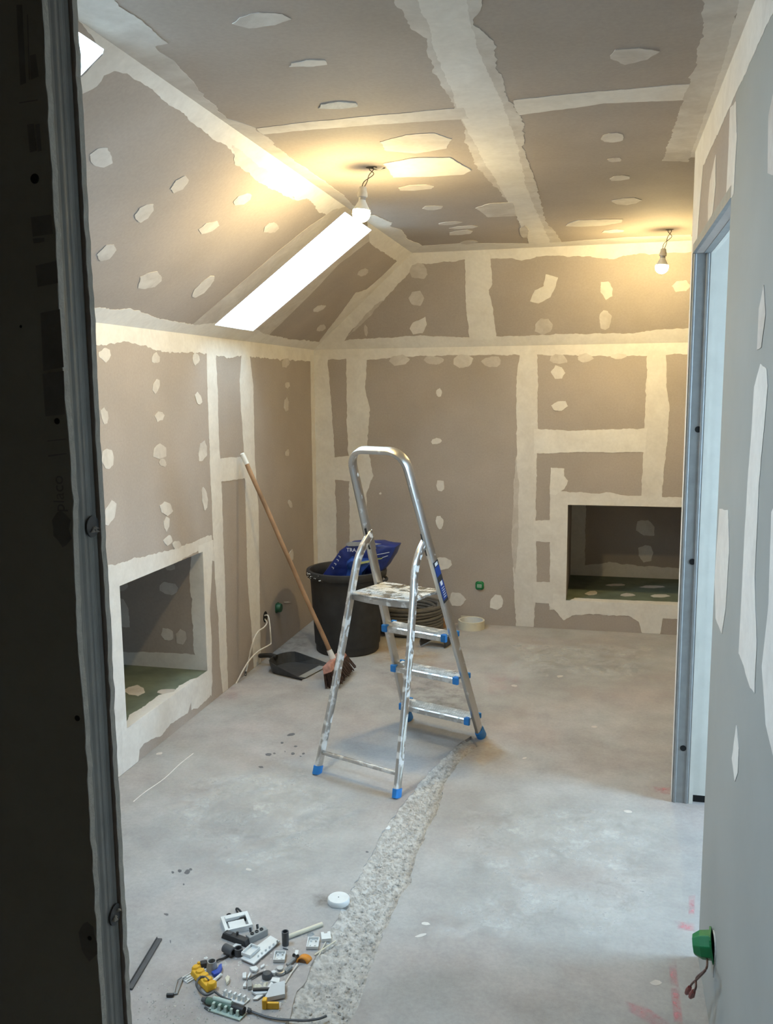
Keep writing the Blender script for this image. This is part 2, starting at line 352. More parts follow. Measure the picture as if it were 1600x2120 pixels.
def stain(parent, P, mat, name):
    # thin film on the floor with a soft edge held in a vertex attribute
    c = sum((fl(*q) for q in P), V()) / len(P); R = [fl(*q) for q in P]; Q = []
    for i, p in enumerate(R):
        q = R[(i + 1) % len(R)]; Q += [p.lerp(q, k / 4) for k in range(4)]
    rings = (1.0, 0.75, 0.5, 0.25); vs = []; at = []
    z = 0.0006 + 0.0001 * random.random()
    for r in rings:
        for p in Q: vs.append(c + (p - c) * r + V((0, 0, z))); at.append(min(1.0, (1 - r) * 2.6))
    vs.append(c + V((0, 0, z))); at.append(1.0); n = len(Q)
    fs = [(i * n + k, i * n + (k + 1) % n, (i + 1) * n + (k + 1) % n, (i + 1) * n + k) for i in range(3) for k in range(n)] + [(3 * n + k, 3 * n + (k + 1) % n, 4 * n) for k in range(n)]
    o = MB().add(vs, fs).build(name, mat, parent)
    a = o.data.attributes.new('edge', 'FLOAT', 'POINT')
    for i, x in enumerate(at): a.data[i].value = x
    return o

# ------------------------------------------------------------------ the setting
def holed(sf, a0, a1, b0, b1, holes, clipf=None):
    # rectangle of a surface minus rectangular holes, cut along hole lines
    A = sorted({a0, a1} | {h[i] for h in holes for i in (0, 1)}); B = sorted({b0, b1} | {h[i] for h in holes for i in (2, 3)})
    A = [a for a in A if a0 <= a <= a1]; B = [b for b in B if b0 <= b <= b1]; m = MB()
    for i in range(len(A) - 1):
        for j in range(len(B) - 1):
            ca, cb = (A[i] + A[i + 1]) / 2, (B[j] + B[j + 1]) / 2
            if any(h[0] < ca < h[1] and h[2] < cb < h[3] for h in holes): continue
            P = [(A[i], B[j]), (A[i + 1], B[j]), (A[i + 1], B[j + 1]), (A[i], B[j + 1])]
            if clipf: P = [clipf(*q) for q in P]
            m.quad(*[sf.p(*q) for q in P])
    return m

# floor: two slabs of screed either side of a chiselled channel
TL = [(962, 1532), (925, 1562), (884, 1602), (846, 1648), (820, 1682), (792, 1722), (768, 1768), (742, 1820), (716, 1862), (694, 1910), (668, 1958), (640, 2010), (612, 2062), (590, 2120)]
TR = [(988, 1545), (948, 1580), (922, 1620), (908, 1672), (884, 1720), (866, 1762), (852, 1820), (822, 1872), (794, 1930), (774, 1990), (752, 2056), (722, 2120)]
def rough_line(P, amp):
    W = [fl(*q) for q in P]; out = []
    for i in range(len(W) - 1):
        n = max(1, int((W[i + 1] - W[i]).length / 0.02))
        for k in range(n):
            p = W[i].lerp(W[i + 1], k / n); g = amp * (noise.noise(p * 18) + 0.6 * noise.noise(p * 55)); out.append(V((p.x + g, p.y + 0.4 * g, 0)))
    return out + [W[-1]]
ltl, ltr = rough_line(TL, 0.010), rough_line(TR, 0.009)
top = fl(975, 1524); endL, endR = V((-0.86, YC, 0)), V((-0.60, YC, 0))
seam = [top, V((-0.55, YB, 0))]
m = MB()
m.prism([V((XL, YC, 0)), endL] + ltl[::-1] + [seam[0], seam[1], V((XL, YB, 0))], (0, 0, -0.03))
m.prism([endR, V((XE, YC, 0)), V((XE, YB, 0)), seam[1], seam[0]] + ltr, (0, 0, -0.03))
floor = struct(m.build('floor', 'floor'))
# channel bed: bumpy concrete a centimetre down
def chan(t):
    i = t * (len(ltl) - 1); a = ltl[int(i)].lerp(ltl[min(int(i) + 1, len(ltl) - 1)], i - int(i))
    j = t * (len(ltr) - 1); b = ltr[int(j)].lerp(ltr[min(int(j) + 1, len(ltr) - 1)], j - int(j)); return a, b
vs = []; NU, NW = 260, 34
for i in range(NU + 1):
    a, b = chan(i / NU)
    for k in range(NW + 1):
        p = a.lerp(b, -0.03 + 1.06 * k / NW); e = min(k, NW - k) / NW
        z = -0.0105 + 0.004 * noise.noise(p * 22) + 0.0045 * noise.noise(p * 60) + 0.003 * noise.noise(p * 140) + ((0.006 if e < 0.04 else 0.003 if e < 0.09 else 0) if k > NW / 2 else 0.0085 * max(0, 1 - k / 9))
        vs.append((p.x, p.y, min(z, -0.0012)))
fs = [(i * (NW + 1) + k, i * (NW + 1) + k + 1, (i + 1) * (NW + 1) + k + 1, (i + 1) * (NW + 1) + k) for i in range(NU) for k in range(NW)]
MB().add(vs, fs).build('channel_bed', 'rough', floor)
MB().quad((-1.2, YC, -0.016), (-0.3, YC, -0.016), (-0.3, 4.1, -0.016), (-1.2, 4.1, -0.016)).build('channel_base', 'rough', floor)
# loose aggregate in the channel and around the debris
m = MB(); rnd = random.Random(3)
def pebble(m, c, r, rnd):
    P = [c + V((math.cos(t) * r * rnd.uniform(.6, 1.2), math.sin(t) * r * rnd.uniform(.6, 1.2), 0)) for t in [k * 1.2566 + rnd.random() * .5 for k in range(5)]]
    top_ = c + V((rnd.uniform(-.3, .3) * r, rnd.uniform(-.3, .3) * r, r * rnd.uniform(.5, .9))); m.add(P + [top_], [(i, (i + 1) % 5, 5) for i in range(5)])
for i in range(900):
    a, b = chan(rnd.random() ** 0.6); p = a.lerp(b, rnd.random()); pebble(m, V((p.x, p.y, -0.010)), rnd.uniform(.002, .0055), rnd)
for i in range(260):
    x, y = rnd.uniform(285, 600), rnd.triangular(2020, 2120, 2110); p = fl(x, y); pebble(m, V((p.x, p.y, 0.0)), rnd.uniform(.0012, .0035), rnd)
tag(m.build('loose_aggregate', 'rough', floor), kind='stuff')
m = MB()
for i in range(160):
    x, y = rnd.gauss(510, 70), rnd.gauss(2000, 50)
    if not (290 < x < 700 and 1880 < y < 2115): continue
    p = fl(x, y); pebble(m, V((p.x, p.y, 0.0)), rnd.uniform(.0012, .004), rnd)
tag(m.build('plaster_grit', 'crumb', floor), kind='stuff')

# left knee wall with a deep storage niche
m = holed(S['left'], YC, YB, 0, ZK, S['left'].holes)
wl = struct(m.build('wall_left', 'board'))
xb = XL - ND
n_ = MB()
n_.quad((XL, NLY1, NLZ0), (XL, NLY1, NLZ1), (xb, NLY1, NLZ1), (xb, NLY1, NLZ0)); n_.quad((XL, NLY0, NLZ0), (xb, NLY0, NLZ0), (xb, NLY0, NLZ1), (XL, NLY0, NLZ1))
n_.quad((xb, NLY0, NLZ0), (xb, NLY1, NLZ0), (xb, NLY1, NLZ1), (xb, NLY0, NLZ1)); n_.quad((XL, NLY0, NLZ1), (xb, NLY0, NLZ1), (xb, NLY1, NLZ1), (XL, NLY1, NLZ1))
n_.build('niche_lining', 'board', wl)
MB().quad((XL, NLY0, NLZ0), (XL, NLY1, NLZ0), (xb, NLY1, NLZ0), (xb, NLY0, NLZ0)).build('niche_floor', 'hydro', wl)
# back wall with the second niche
m = holed(S['back'], XL, XE, 0, ZK, S['back'].holes)
wb = struct(m.build('wall_back', 'board'))
yb_ = YB + ND; n_ = MB()
n_.quad((NBX0, YB, NBZ0), (NBX0, YB, NBZ1), (NBX0, yb_, NBZ1), (NBX0, yb_, NBZ0)); n_.quad((NBX1, YB, NBZ0), (NBX1, yb_, NBZ0), (NBX1, yb_, NBZ1), (NBX1, YB, NBZ1))
n_.quad((NBX0, yb_, NBZ0), (NBX1, yb_, NBZ0), (NBX1, yb_, NBZ1), (NBX0, yb_, NBZ1)); n_.quad((NBX0, YB, NBZ1), (NBX1, YB, NBZ1), (NBX1, yb_, NBZ1), (NBX0, yb_, NBZ1))
n_.build('niche_lining', 'board', wb)
MB().quad((NBX0, YB, NBZ0), (NBX0, yb_, NBZ0), (NBX1, yb_, NBZ0), (NBX1, YB, NBZ0)).build('niche_floor', 'hydro', wb)
# sloping ceilings and the flat one
m = holed(S['sl'], Y2 - 0.02, YB, 0, LS, S['sl'].holes, lim_sl)
wsl = struct(m.build('wall_slope_left', 'board'))
m = MB().quad((XL, YB, ZK), (XE, YB, ZK), (XE, YH, ZC), (XC, YH, ZC))
wsb = struct(m.build('wall_slope_back', 'board'))
m = MB().quad((XC, YC, ZC), (XC, YH, ZC), (XE, YH, ZC), (XE, YC, ZC))
ceil = struct(m.build('ceiling', 'board'))
# skylight shafts, frames and panes
for i, (ya, yb2) in enumerate(SKY):
    s = S['sl']; D = -0.24; m = MB(); c = [(ya, ST0), (yb2, ST0), (yb2, ST1), (ya, ST1)]
    for k in range(4): p, q = c[k], c[(k + 1) % 4]; m.quad(s.p(*p), s.p(*q), s.p(*q, D), s.p(*p, D))
    win = struct(m.build('window_%d' % (i + 1), 'plaster')); f = MB(); e = 0.035
    R = Matrix((s.u, s.v, s.n)).transposed()
    for (a0, a1, b0, b1) in ((ya, yb2, ST0, ST0 + e), (ya, yb2, ST1 - e, ST1), (ya, ya + e, ST0 + e, ST1 - e), (yb2 - e, yb2, ST0 + e, ST1 - e)):
        f.box(s.p((a0 + a1) / 2, (b0 + b1) / 2, D - 0.02), (a1 - a0, b1 - b0, 0.05), R)
    f.build('window_frame', 'white', win)
    MB().box(s.p((ya + yb2) / 2, (ST0 + ST1) / 2, D - 0.03), (yb2 - ya - 2 * e, ST1 - ST0 - 2 * e, 0.004), R).build('pane', 'glass', win)
    Mx = Matrix.Translation(s.p((ya + yb2) / 2, (ST0 + ST1) / 2, D - 0.045)) @ Matrix((s.u, -s.v, -s.n)).transposed().to_4x4()
    portal('skylight_portal', Mx, yb2 - ya, ST1 - ST0)
# partition on the right with a rough doorway, framed in galvanised track
m = MB()
def bx(m, x0, x1, y0, y1, z0, z1): m.box(((x0 + x1) / 2, (y0 + y1) / 2, (z0 + z1) / 2), (x1 - x0, y1 - y0, z1 - z0))
bx(m, XR, XP, YN, YF, ZD, ZC); bx(m, XR, XP, YF + 0.001, YE, 0, ZC)
wr = struct(m.build('wall_right', 'board'))
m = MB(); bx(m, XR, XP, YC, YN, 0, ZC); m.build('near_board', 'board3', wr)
m = MB(); bx(m, XP, XE, YE - 0.03, YE, 0.0, ZC); ws = struct(m.build('wall_side_room', 'plaster'))
m = MB(); bx(m, XP + 0.002, XE, YE - 0.042, YE - 0.030, 0.028, ZC - 0.002); m.build('lining_board', 'plaster', ws)
m = MB(); bx(m, XP + 0.003, 0.9, YE - 0.0415, YE - 0.0305, 0.001, 0.028); m.build('floor_gap', 'pit', ws)
m = holed(Surf((XE, 0, 0), (0, 1, 0), (0, 0, 1), (-1, 0, 0)), YC, YB, 0, ZC, [(2.45, 3.32, 0.65, 2.15)])
we = struct(m.build('wall_end', 'board'))
w3 = MB()
for (a0, a1, b0, b1) in ((2.45, 3.32, 0.65, 0.70), (2.45, 3.32, 2.10, 2.15), (2.45, 2.50, 0.7, 2.10), (3.27, 3.32, 0.7, 2.10)): bx(w3, XE, XE + 0.06, a0, a1, b0, b1)
w3 = struct(w3.build('window_3', 'white')); m = MB(); bx(m, XE + 0.02, XE + 0.024, 2.5, 3.27, 0.7, 2.10); m.build('pane', 'glass', w3)
portal('side_window_portal', Matrix.Translation((XE + 0.07, 2.885, 1.40)) @ Matrix(((0, 0, 1), (1, 0, 0), (0, 1, 0))).to_4x4(), 0.87, 1.5)
m = MB(); bx(m, XP, XE, 0.85, 0.9, 0, ZC); struct(m.build('wall_side_room_near', 'board'))
# corridor behind the camera
m = MB().quad((-1.17, YC, 0), (XR, YC, 0), (XR, YC, ZC), (-1.17, YC, ZC)).quad((XP, YC, 0), (XE, YC, 0), (XE, YC, ZC), (XP, YC, ZC)); struct(m.build('wall_corridor_end', 'board'))
m = MB(); bx(m, -1.20, -1.16, YC, Y1 + 0.004, 0, ZC + 0.02); struct(m.build('wall_corridor', 'board'))
# front wall: two boards on a steel stud, a doorway up to the partition
sec = [(XL, 0), (XF, 0), (XF, 2.13), (XR, 2.13), (XR, ZC), (XC, ZC), (XL, ZK)]
def edge_board(y0, y1, amp, sd):
    P = [(XL, 0)]; n = 150
    for k in range(n + 1):
        z = 2.13 * k / n; P.append((XF + amp * (noise.noise(V((sd, z * 5, 0))) + 0.7 * noise.noise(V((sd, z * 40, 3)))), z))
    P += [(XR, 2.13), (XR, ZC), (XC, ZC), (XL, ZK)]
    return [V((x, y0, z)) for x, z in P], V((0, y1 - y0, 0))
wf = struct(MB().prism([V((x - (0.002 if i in (1, 2) else 0), Y1 + 0.0131, z)) for i, (x, z) in enumerate([(XL, 0), (-1.0, 0), (-1.0, 2.2), (XR, 2.2), (XR, ZC), (XC, ZC), (XL, ZK)])], (0, 0.048, 0)).build('wall_front', 'core'))
for nm, y0, y1, amp, sd, mt in (('front_board', Y1, Y1 + 0.0125, 0.004, 1.0, 'board2'), ('rear_board', Y2 - 0.0125, Y2, 0.004, 9.0, 'board')):
    P, off = edge_board(y0, y1, amp, sd); MB().prism(P, off).build(nm, mt, wf)
    # the cut gypsum edge of the board
    m = MB(); E_ = [p for p in P[1:152]]
    for k in range(len(E_) - 1): m.quad(E_[k] + V((.0007, .0006, 0)), E_[k] + V((.0007, 0, 0)) + off - V((0, .0006, 0)), E_[k + 1] + V((.0007, 0, 0)) + off - V((0, .0006, 0)), E_[k + 1] + V((.0007, .0006, 0)))
    m.build('board_edge', 'core', wf)
# stud: ribbed web with lips
ys = Y1 + 0.0135; ye_ = Y2 - 0.0142; prof = [(0, 0), (0, .004), (-.0016, .008), (-.0016, .013), (-.0004, .018), (-.0004, .021), (-.0012, .0235), (-.0012, .0265), (-.0004, .029), (-.0004, .033), (-.0016, .0375), (-.0016, .042), (0, .0455), (0, ye_ - ys)]
vs = [V((XF - 0.004 + a, ys + b, z)) for z in (0.0, 2.13) for a, b in prof]; n = len(prof)
stud = MB().add(vs, [(i, i + 1, n + i + 1, n + i) for i in range(n - 1)]).build('metal_stud', 'galv', wf)
m = MB(); bx(m, XF - 0.06, XF - 0.012, ye_ + 0.0005, ye_ + 0.0016, 0, 2.12); m.build('shadow_gap', 'pit', wf)
m = MB(); bx(m, XF, XR, Y1 + .0131, Y2 - .0131, 2.126, 2.13); m.build('head_track', 'galv', wf)
for (x, y) in ((190, 1090), (237, 1893)):
    p = hit(x, y, (XF - .004, 0, 0), (1, 0, 0)); R = Matrix.Rotation(math.pi / 2, 3, 'Y')
    MB().lathe([(.0145, 0), (.0145, .002), (.0125, .0022), (0, .0022)], p, 20, R).build('knockout', 'dark', stud)
    m = MB()
    for k in range(5): pebble(m, p + V((.0025, random.uniform(-.007, .007), random.uniform(-.009, .009))), .005, random)
    m.build('plaster_plug', 'crumb', stud)
for (x, y, r) in ((72, 370, .006), (118, 872, .004), (160, 1487, .004), (186, 1942, .004), (43, 676, .0018)):
    p = hit(x, y, (0, Y1, 0), (0, 1, 0)); MB().lathe([(r, 0), (r * .8, .0006), (0, .0006)], p, 14, Matrix.Rotation(math.pi / 2, 3, 'X')).build('screw_hole', 'pit', wf)
def wtext(parent, body, p, size, R, mat, name, ext=0.0002):
    cu = bpy.data.curves.new(name, 'FONT'); cu.body = body; cu.size = size; cu.extrude = ext; cu.align_x = 'CENTER'; cu.align_y = 'CENTER'
    t = bpy.data.objects.new(name, cu); COL.objects.link(t)
    dg = bpy.context.evaluated_depsgraph_get(); me = bpy.data.meshes.new_from_object(t.evaluated_get(dg)); bpy.data.objects.remove(t); bpy.data.curves.remove(cu)
    me.name = name; me.materials.clear(); me.materials.append(M[mat]); me.transform(R.to_4x4())
    o = bpy.data.objects.new(name, me); link(o, parent); o.location = V(p) - ORG[parent.name]; return o
Rb = Matrix(((0, -1, 0), (0, 0, -1), (1, 0, 0)))           # lettering running up the board
for body, x, y, sz in (('placo', 122, 1022, .022),):
    wtext(wf, body, hit(x, y, (0, Y1 - .0004, 0), (0, 1, 0)), sz, Rb, 'ink', 'board_print')
for (x, y, w, h) in ((128, 1095, .016, .05), (183, 1950, .018, .06)):
    p = hit(x, y, (0, Y1 - .0003, 0), (0, 1, 0)); m = MB()
    m.prism([p + V((math.cos(t) * w * random.uniform(.6, 1), 0, math.sin(t) * h / 2 * random.uniform(.7, 1))) for t in [k * .52 for k in range(12)]], (0, -.0002, 0)); m.build('ink_smudge', 'ink', wf)
# worn, unreadable stamp ink along the board edge
for P in ([(34, 10), (46, 10), (54, 172), (42, 176)], [(56, 30), (58, 30), (62, 165), (60, 165)], [(62, 115), (74, 112), (80, 158), (64, 165)], [(40, 212), (78, 206), (78, 208), (40, 214)], [(56, 258), (70, 256), (76, 312), (62, 316)], [(73, 258), (82, 256), (86, 312), (78, 314)], [(64, 450), (106, 444), (110, 484), (68, 490)], [(68, 494), (92, 492), (92, 500), (70, 504)], [(74, 550), (116, 540), (120, 586), (78, 594)], [(84, 648), (124, 640), (132, 760), (90, 768)], [(88, 774), (132, 768), (135, 858), (94, 862)], [(98, 912), (136, 908), (137, 910), (98, 914)], [(100, 942), (138, 938), (138, 940), (100, 946)]):
    MB().prism([hit(x, y, (0, Y1 - .0002, 0), (0, 1, 0)) for x, y in P], (0, -.0002, 0)).build('stamp_ink', 'ink', wf)
# doorway track in the partition
m = MB(); prof = [(-.0016, -.001), (-.0016, .002), (.004, -.0045), (.010, -.0045), (.013, -.001), (.044, -.001), (.047, -.0045), (.054, -.0045), (.057, -.001), (.060, -.001)]
vs = [V((XR + a, YF + b, z)) for z in (0.0, ZD - .002) for a, b in prof]; n = len(prof)
jamb = m.add(vs, [(i, i + 1, n + i + 1, n + i) for i in range(n - 1)]).build('jamb_stud', 'galv', wr)
m = MB(); bx(m, XR - .0016, XR + .0001, YF - .001, YF + .007, 0, ZD); m.build('jamb_flange', 'galv', wr)
for (x, y) in ((1445, 889), (1433, 1163), (1414, 1549)):
    p = hit(x, y, (0, YF - .002, 0), (0, 1, 0)); MB().lathe([(.0115, 0), (.0115, .0006), (0, .0006)], p, 20, Matrix.Rotation(math.pi / 2, 3, 'X')).build('knockout_hole', 'pit', jamb)
m = MB(); vs = [V((XR + a, y, ZD + b)) for y in (YN, YF) for a, b in [(-.0016, .030), (-.0016, .0), (.010, -.001), (.013, .003), (.034, .003), (.037, -.001), (.060, -.001)]]; n = 7
m.add(vs, [(i, i + 1, n + i + 1, n + i) for i in range(n - 1)]); m.build('head_track', 'galv', wr)
P = [V((XR + .060, YF - .001, 0))]
m = MB(); bx(m, XR + .0605, XP, YF - .0015, YF + .002, 0, ZD); m.build('board_edge', 'plaster', wr)
m = MB(); bx(m, XR + .0605, XP, YN, YF, ZD - .0015, ZD + .001); m.build('board_edge', 'plaster', wr)

# ------------------------------------------------------------------ joint bands and filler dabs (picture coordinates met with each plane)
def F(par, sn, P, mat='fill', jag=0.006, name='joint_band'): return smear(par, sn, P, mat, jag, name)
# flat ceiling
F(ceil, 'ceil', [(795, -40), (812, 0), (855, 60), (880, 80), (895, 150), (942, 215), (950, 240), (962, 290), (990, 350), (1030, 390), (1060, 430), (1085, 470), (1100, 508), (1165, 505), (1150, 480), (1130, 460), (1112, 390), (1085, 310), (1080, 250), (1052, 200), (1025, 130), (1020, 80), (985, 50), (1003, 0), (1010, -40)], 'thin', .007)
F(ceil, 'ceil', [(850, -40), (866, 0), (905, 110), (950, 235), (1000, 330), (1060, 430), (1100, 512), (1142, 510), (1090, 390), (1062, 270), (1020, 170), (985, 90), (965, 0), (955, -40)], 'fill', .005)
F(ceil, 'ceil', [(530, 265), (640, 252), (760, 240), (960, 222), (970, 245), (800, 256), (640, 268), (545, 278)], 'thin', .004)
F(ceil, 'ceil', [(1062, 207), (1200, 192), (1430, 173), (1440, 205), (1250, 214), (1075, 238)], 'fill', .004)
F(ceil, 'ceil', [(1450, -30), (1455, 60), (1435, 150), (1410, 220), (1390, 280), (1372, 332), (1425, 335), (1432, 321), (1500, 150), (1530, 0), (1540, -30)], 'thin', .006)
F(ceil, 'ceil', [(1535, -20), (1500, 120), (1428, 325), (1446, 325), (1575, -20)], 'fill', .003)
F(ceil, 'ceil', [(150, -40), (215, -15), (300, 50), (340, 88), (318, 95), (372, 138), (425, 200), (470, 245), (525, 262), (600, 325), (650, 360), (705, 400), (740, 432), (785, 492), (690, 436), (540, 332), (340, 184), (215, 102), (150, 55)], 'thin', .006)
F(ceil, 'ceil', [(775, 445), (812, 461), (806, 467), (831, 476), (844, 495), (872, 507), (875, 514), (840, 540), (766, 492), (725, 452)], 'fill', .005)
F(ceil, 'ceil', [(846, 528), (872, 509), (960, 503), (1100, 504), (1160, 501), (1300, 491), (1430, 486), (1440, 506), (1100, 521)], 'fill', .005)
for a in ((540, 40, 120, 30), (635, 131, 78, 14), (865, 295, 140, 40), (862, 388, 90, 13), (895, 430, 42, 10), (930, 462, 50, 7), (962, 470, 60, 6), (955, 481, 55, 11), (970, 501, 36, 8), (1310, 113, 100, 34), (1268, 284, 52, 22), (1272, 330, 36, 9), (1282, 368, 42, 10), (1225, 461, 125, 14), (1270, 478, 52, 7), (1300, 416, 60, 16), (1085, 480, 20, 30)):
    spot(ceil, 'ceil', *a, ang=-4)
spot(ceil, 'ceil', 698, 217, 86, 16, ang=-3, mat='core')
F(ceil, 'ceil', [(795, 338), (850, 326), (930, 325), (975, 352), (960, 360), (880, 365), (815, 366)], 'fill', .004, 'filler_patch')
F(ceil, 'ceil', [(985, 430), (1012, 421), (1062, 418), (1067, 446), (1010, 449)], 'thin', .004, 'filler_patch')
# back slope
F(wsb, 'sb', [(840, 515), (1440, 490), (1440, 522), (1290, 527), (1270, 536), (1200, 529), (1110, 530), (1080, 541), (1060, 536), (1015, 534), (960, 538), (862, 548), (845, 530)], 'fill', .006)
F(wsb, 'sb', [(640, 726), (845, 512), (866, 540), (850, 562), (830, 582), (790, 624), (775, 632), (745, 668), (722, 690), (712, 706), (700, 722)], 'fill', .006)
F(wsb, 'sb', [(775, 632), (800, 615), (770, 650), (735, 685), (715, 700)], 'thin', .004)
F(wsb, 'sb', [(640, 726), (720, 703), (800, 700), (870, 694), (960, 699), (1040, 696), (1150, 692), (1300, 690), (1380, 682), (1440, 678), (1440, 715), (1000, 720), (660, 730)], 'fill', .005)
F(wsb, 'sb', [(962, 530), (1014, 527), (1019, 588), (1011, 600), (1020, 640), (1028, 702), (972, 704), (965, 640)], 'fill', .004)
for a in ((868, 562, 36, 34), (860, 617, 36, 34), (757, 685, 10, 26), (1257, 600, 30, 40), (1253, 664, 26, 42), (1125, 675, 40, 34), (1410, 592, 44, 26)): spot(wsb, 'sb', *a)
F(wsb, 'sb', [(848, 680), (855, 668), (880, 656), (883, 672), (875, 690), (855, 692)], 'fill', .003, 'filler_patch')
F(wsb, 'sb', [(1130, 568), (1155, 575), (1148, 600), (1138, 614), (1115, 628), (1096, 624), (1106, 600), (1125, 592)], 'fill', .004, 'filler_patch')
# left slope
F(wsl, 'sl', [(150, 15), (240, 72), (560, 292), (710, 395), (740, 425), (690, 446), (660, 441), (640, 412), (612, 414), (590, 390), (560, 372), (530, 350), (480, 312), (420, 270), (350, 216), (300, 176), (262, 152), (232, 145)], 'fill', .006)
F(wsl, 'sl', [(150, 180), (240, 85), (262, 112), (235, 146), (215, 156), (200, 178), (165, 200)], 'fill', .006)
F(wsl, 'sl', [(480, 300), (560, 360), (612, 414), (590, 405), (540, 380), (490, 340)], 'thin', .006)
F(wsl, 'sl', [(745, 420), (690, 434), (640, 468), (580, 516), (480, 602), (398, 672), (460, 690), (560, 590), (730, 450)], 'thin', .003)
F(wsl, 'sl', [(740, 480), (500, 690), (556, 694), (640, 612), (700, 548), (762, 500), (800, 486), (790, 470)], 'thin', .004)
F(wsl, 'sl', [(760, 452), (872, 515), (850, 530), (822, 541), (790, 520), (765, 503)], 'fill', .004)
F(wsl, 'sl', [(190, 636), (240, 640), (270, 638), (330, 659), (400, 673), (443, 668), (525, 680), (545, 690), (600, 702), (668, 708), (660, 735), (430, 705), (190, 672)], 'fill', .006)
F(wsl, 'sl', [(645, 740), (690, 735), (885, 532), (860, 515), (822, 540), (790, 572), (758, 600), (736, 606), (700, 655), (662, 704)], 'fill', .005)
for a in ((208, 328, 52, 42), (502, 412, 46, 20), (433, 470, 48, 22), (562, 471, 32, 22), (308, 580, 52, 30), (752, 563, 24, 15), (660, 638, 28, 12), (665, 679, 22, 14)): spot(wsl, 'sl', *a, ang=-22)
for a in ((370, 382, 52, 26), (297, 440, 50, 28), (223, 521, 48, 26), (423, 592, 62, 20)): spot(wsl, 'sl', *a, ang=-42)
# left wall
F(wl, 'left', [(190, 660), (430, 690), (660, 720), (660, 748), (600, 746), (560, 743), (530, 740), (500, 736), (470, 740), (445, 736), (425, 731), (340, 729), (300, 718), (260, 706), (230, 712), (195, 716)], 'fill', .007)
F(wl, 'left', [(427, 722), (446, 722), (450, 800), (453, 920), (457, 960), (461, 1080), (465, 1200), (468, 1300), (472, 1435), (462, 1440), (455, 1380), (452, 1280), (447, 1230), (442, 1140), (436, 1000), (430, 830)], 'fill', .004)
F(wl, 'left', [(500, 730), (516, 730), (524, 800), (527, 950), (535, 1060), (537, 1200), (538, 1300), (540, 1385), (526, 1395), (520, 1300), (512, 1200), (510, 1100), (507, 1000), (505, 940), (499, 850), (496, 790)], 'fill', .004)
F(wl, 'left', [(450, 950), (508, 944), (510, 990), (455, 998)], 'fill', .003)
F(wl, 'left', [(642, 735), (660, 735), (672, 1280), (652, 1290)], 'fill', .003)
F(wl, 'left', [(215, 1230), (218, 1172), (270, 1160), (330, 1144), (400, 1124), (415, 1114), (438, 1108), (446, 1160), (430, 1165), (430, 1130), (240, 1230)], 'fill', .006)
F(wl, 'left', [(215, 1200), (260, 1200), (275, 1500), (285, 1575), (262, 1605), (232, 1610)], 'fill', .003)
F(wl, 'left', [(410, 1130), (441, 1118), (436, 1225), (434, 1260), (438, 1330), (437, 1440), (418, 1420)], 'fill', .003)
F(wl, 'left', [(250, 1490), (435, 1375), (440, 1410), (434, 1442), (410, 1466), (396, 1470), (396, 1450), (388, 1478), (372, 1486), (352, 1500), (330, 1526), (300, 1536), (288, 1552), (286, 1580), (255, 1605)], 'fill', .005)
for a in ((216, 735, 26, 30), (217, 862, 18, 36), (224, 950, 26, 46), (227, 1062, 24, 58), (322, 742, 16, 24), (323, 800, 13, 26), (331, 860, 22, 22), (330, 936, 30, 36), (337, 958, 15, 18), (343, 1052, 26, 32), (344, 1085, 13, 30), (347, 1118, 19, 20), (405, 742, 17, 26), (411, 826, 13, 28), (419, 935, 18, 44), (423, 1030, 13, 50), (590, 750, 17, 22), (594, 797, 11, 18), (592, 838, 11, 34), (594, 938, 9, 18), (600, 1043, 8, 18), (602, 1150, 11, 25), (365, 1128, 20, 16)): spot(wl, 'left', *a, jag=.004)
spot(wl, 'left', 594, 1247, 14, 3, ang=0, mat='fill', jag=.001)
# inside the left niche
F(wl, 'nleft', [(430, 1120), (400, 1120), (392, 1190), (396, 1240), (400, 1320), (405, 1400), (440, 1400)], 'fill', .006)
F(wl, 'nleft', [(200, 1352), (300, 1350), (400, 1354), (440, 1372), (440, 1405), (200, 1405)], 'fill', .004)
for a in ((350, 1217, 36, 26), (346, 1314, 24, 32), (376, 1318, 24, 34), (252, 1270, 34, 60), (352, 1174, 24, 18), (252, 1213, 26, 24)): spot(wl, 'nleft', *a)
for a in ((280, 1430, 44, 22), (345, 1432, 44, 12)): spot(wl, 'nlf', *a, ang=0)
F(wl, 'nlf', [(255, 1515), (430, 1396), (395, 1408), (370, 1420), (360, 1432), (330, 1440), (300, 1462), (268, 1480)], 'fill', .006)
# back wall
F(wb, 'back', [(640, 712), (1000, 705), (1440, 694), (1440, 732), (1340, 736), (1220, 737), (1150, 736), (1110, 734), (1000, 735), (930, 735), (870, 737), (800, 742), (760, 745), (715, 744), (640, 746)], 'fill', .005)
for a in ((825, 746, 46, 22), (900, 746, 42, 20), (960, 748, 40, 26), (1020, 749, 42, 26), (1155, 744, 40, 22), (1210, 741, 36, 18), (1280, 738, 40, 14)): spot(wb, 'back', *a, ang=0)
F(wb, 'back', [(640, 735), (678, 738), (682, 790), (690, 900), (693, 950), (694, 1000), (697, 1100), (696, 1250), (655, 1300)], 'fill', .004)
F(wb, 'back', [(717, 735), (760, 738), (756, 800), (765, 850), (760, 920), (768, 960), (773, 985), (759, 1020), (756, 1100), (756, 1290), (725, 1290), (724, 1140), (722, 1000), (718, 850)], 'fill', .005)
F(wb, 'back', [(685, 948), (722, 944), (724, 996), (688, 993)], 'fill', .003)
F(wb, 'back', [(1076, 725), (1112, 725), (1113, 800), (1112, 900), (1110, 1000), (1109, 1080), (1111, 1200), (1104, 1298), (1068, 1298), (1062, 1180), (1068, 1100), (1064, 1000), (1070, 940), (1068, 800)], 'fill', .004)
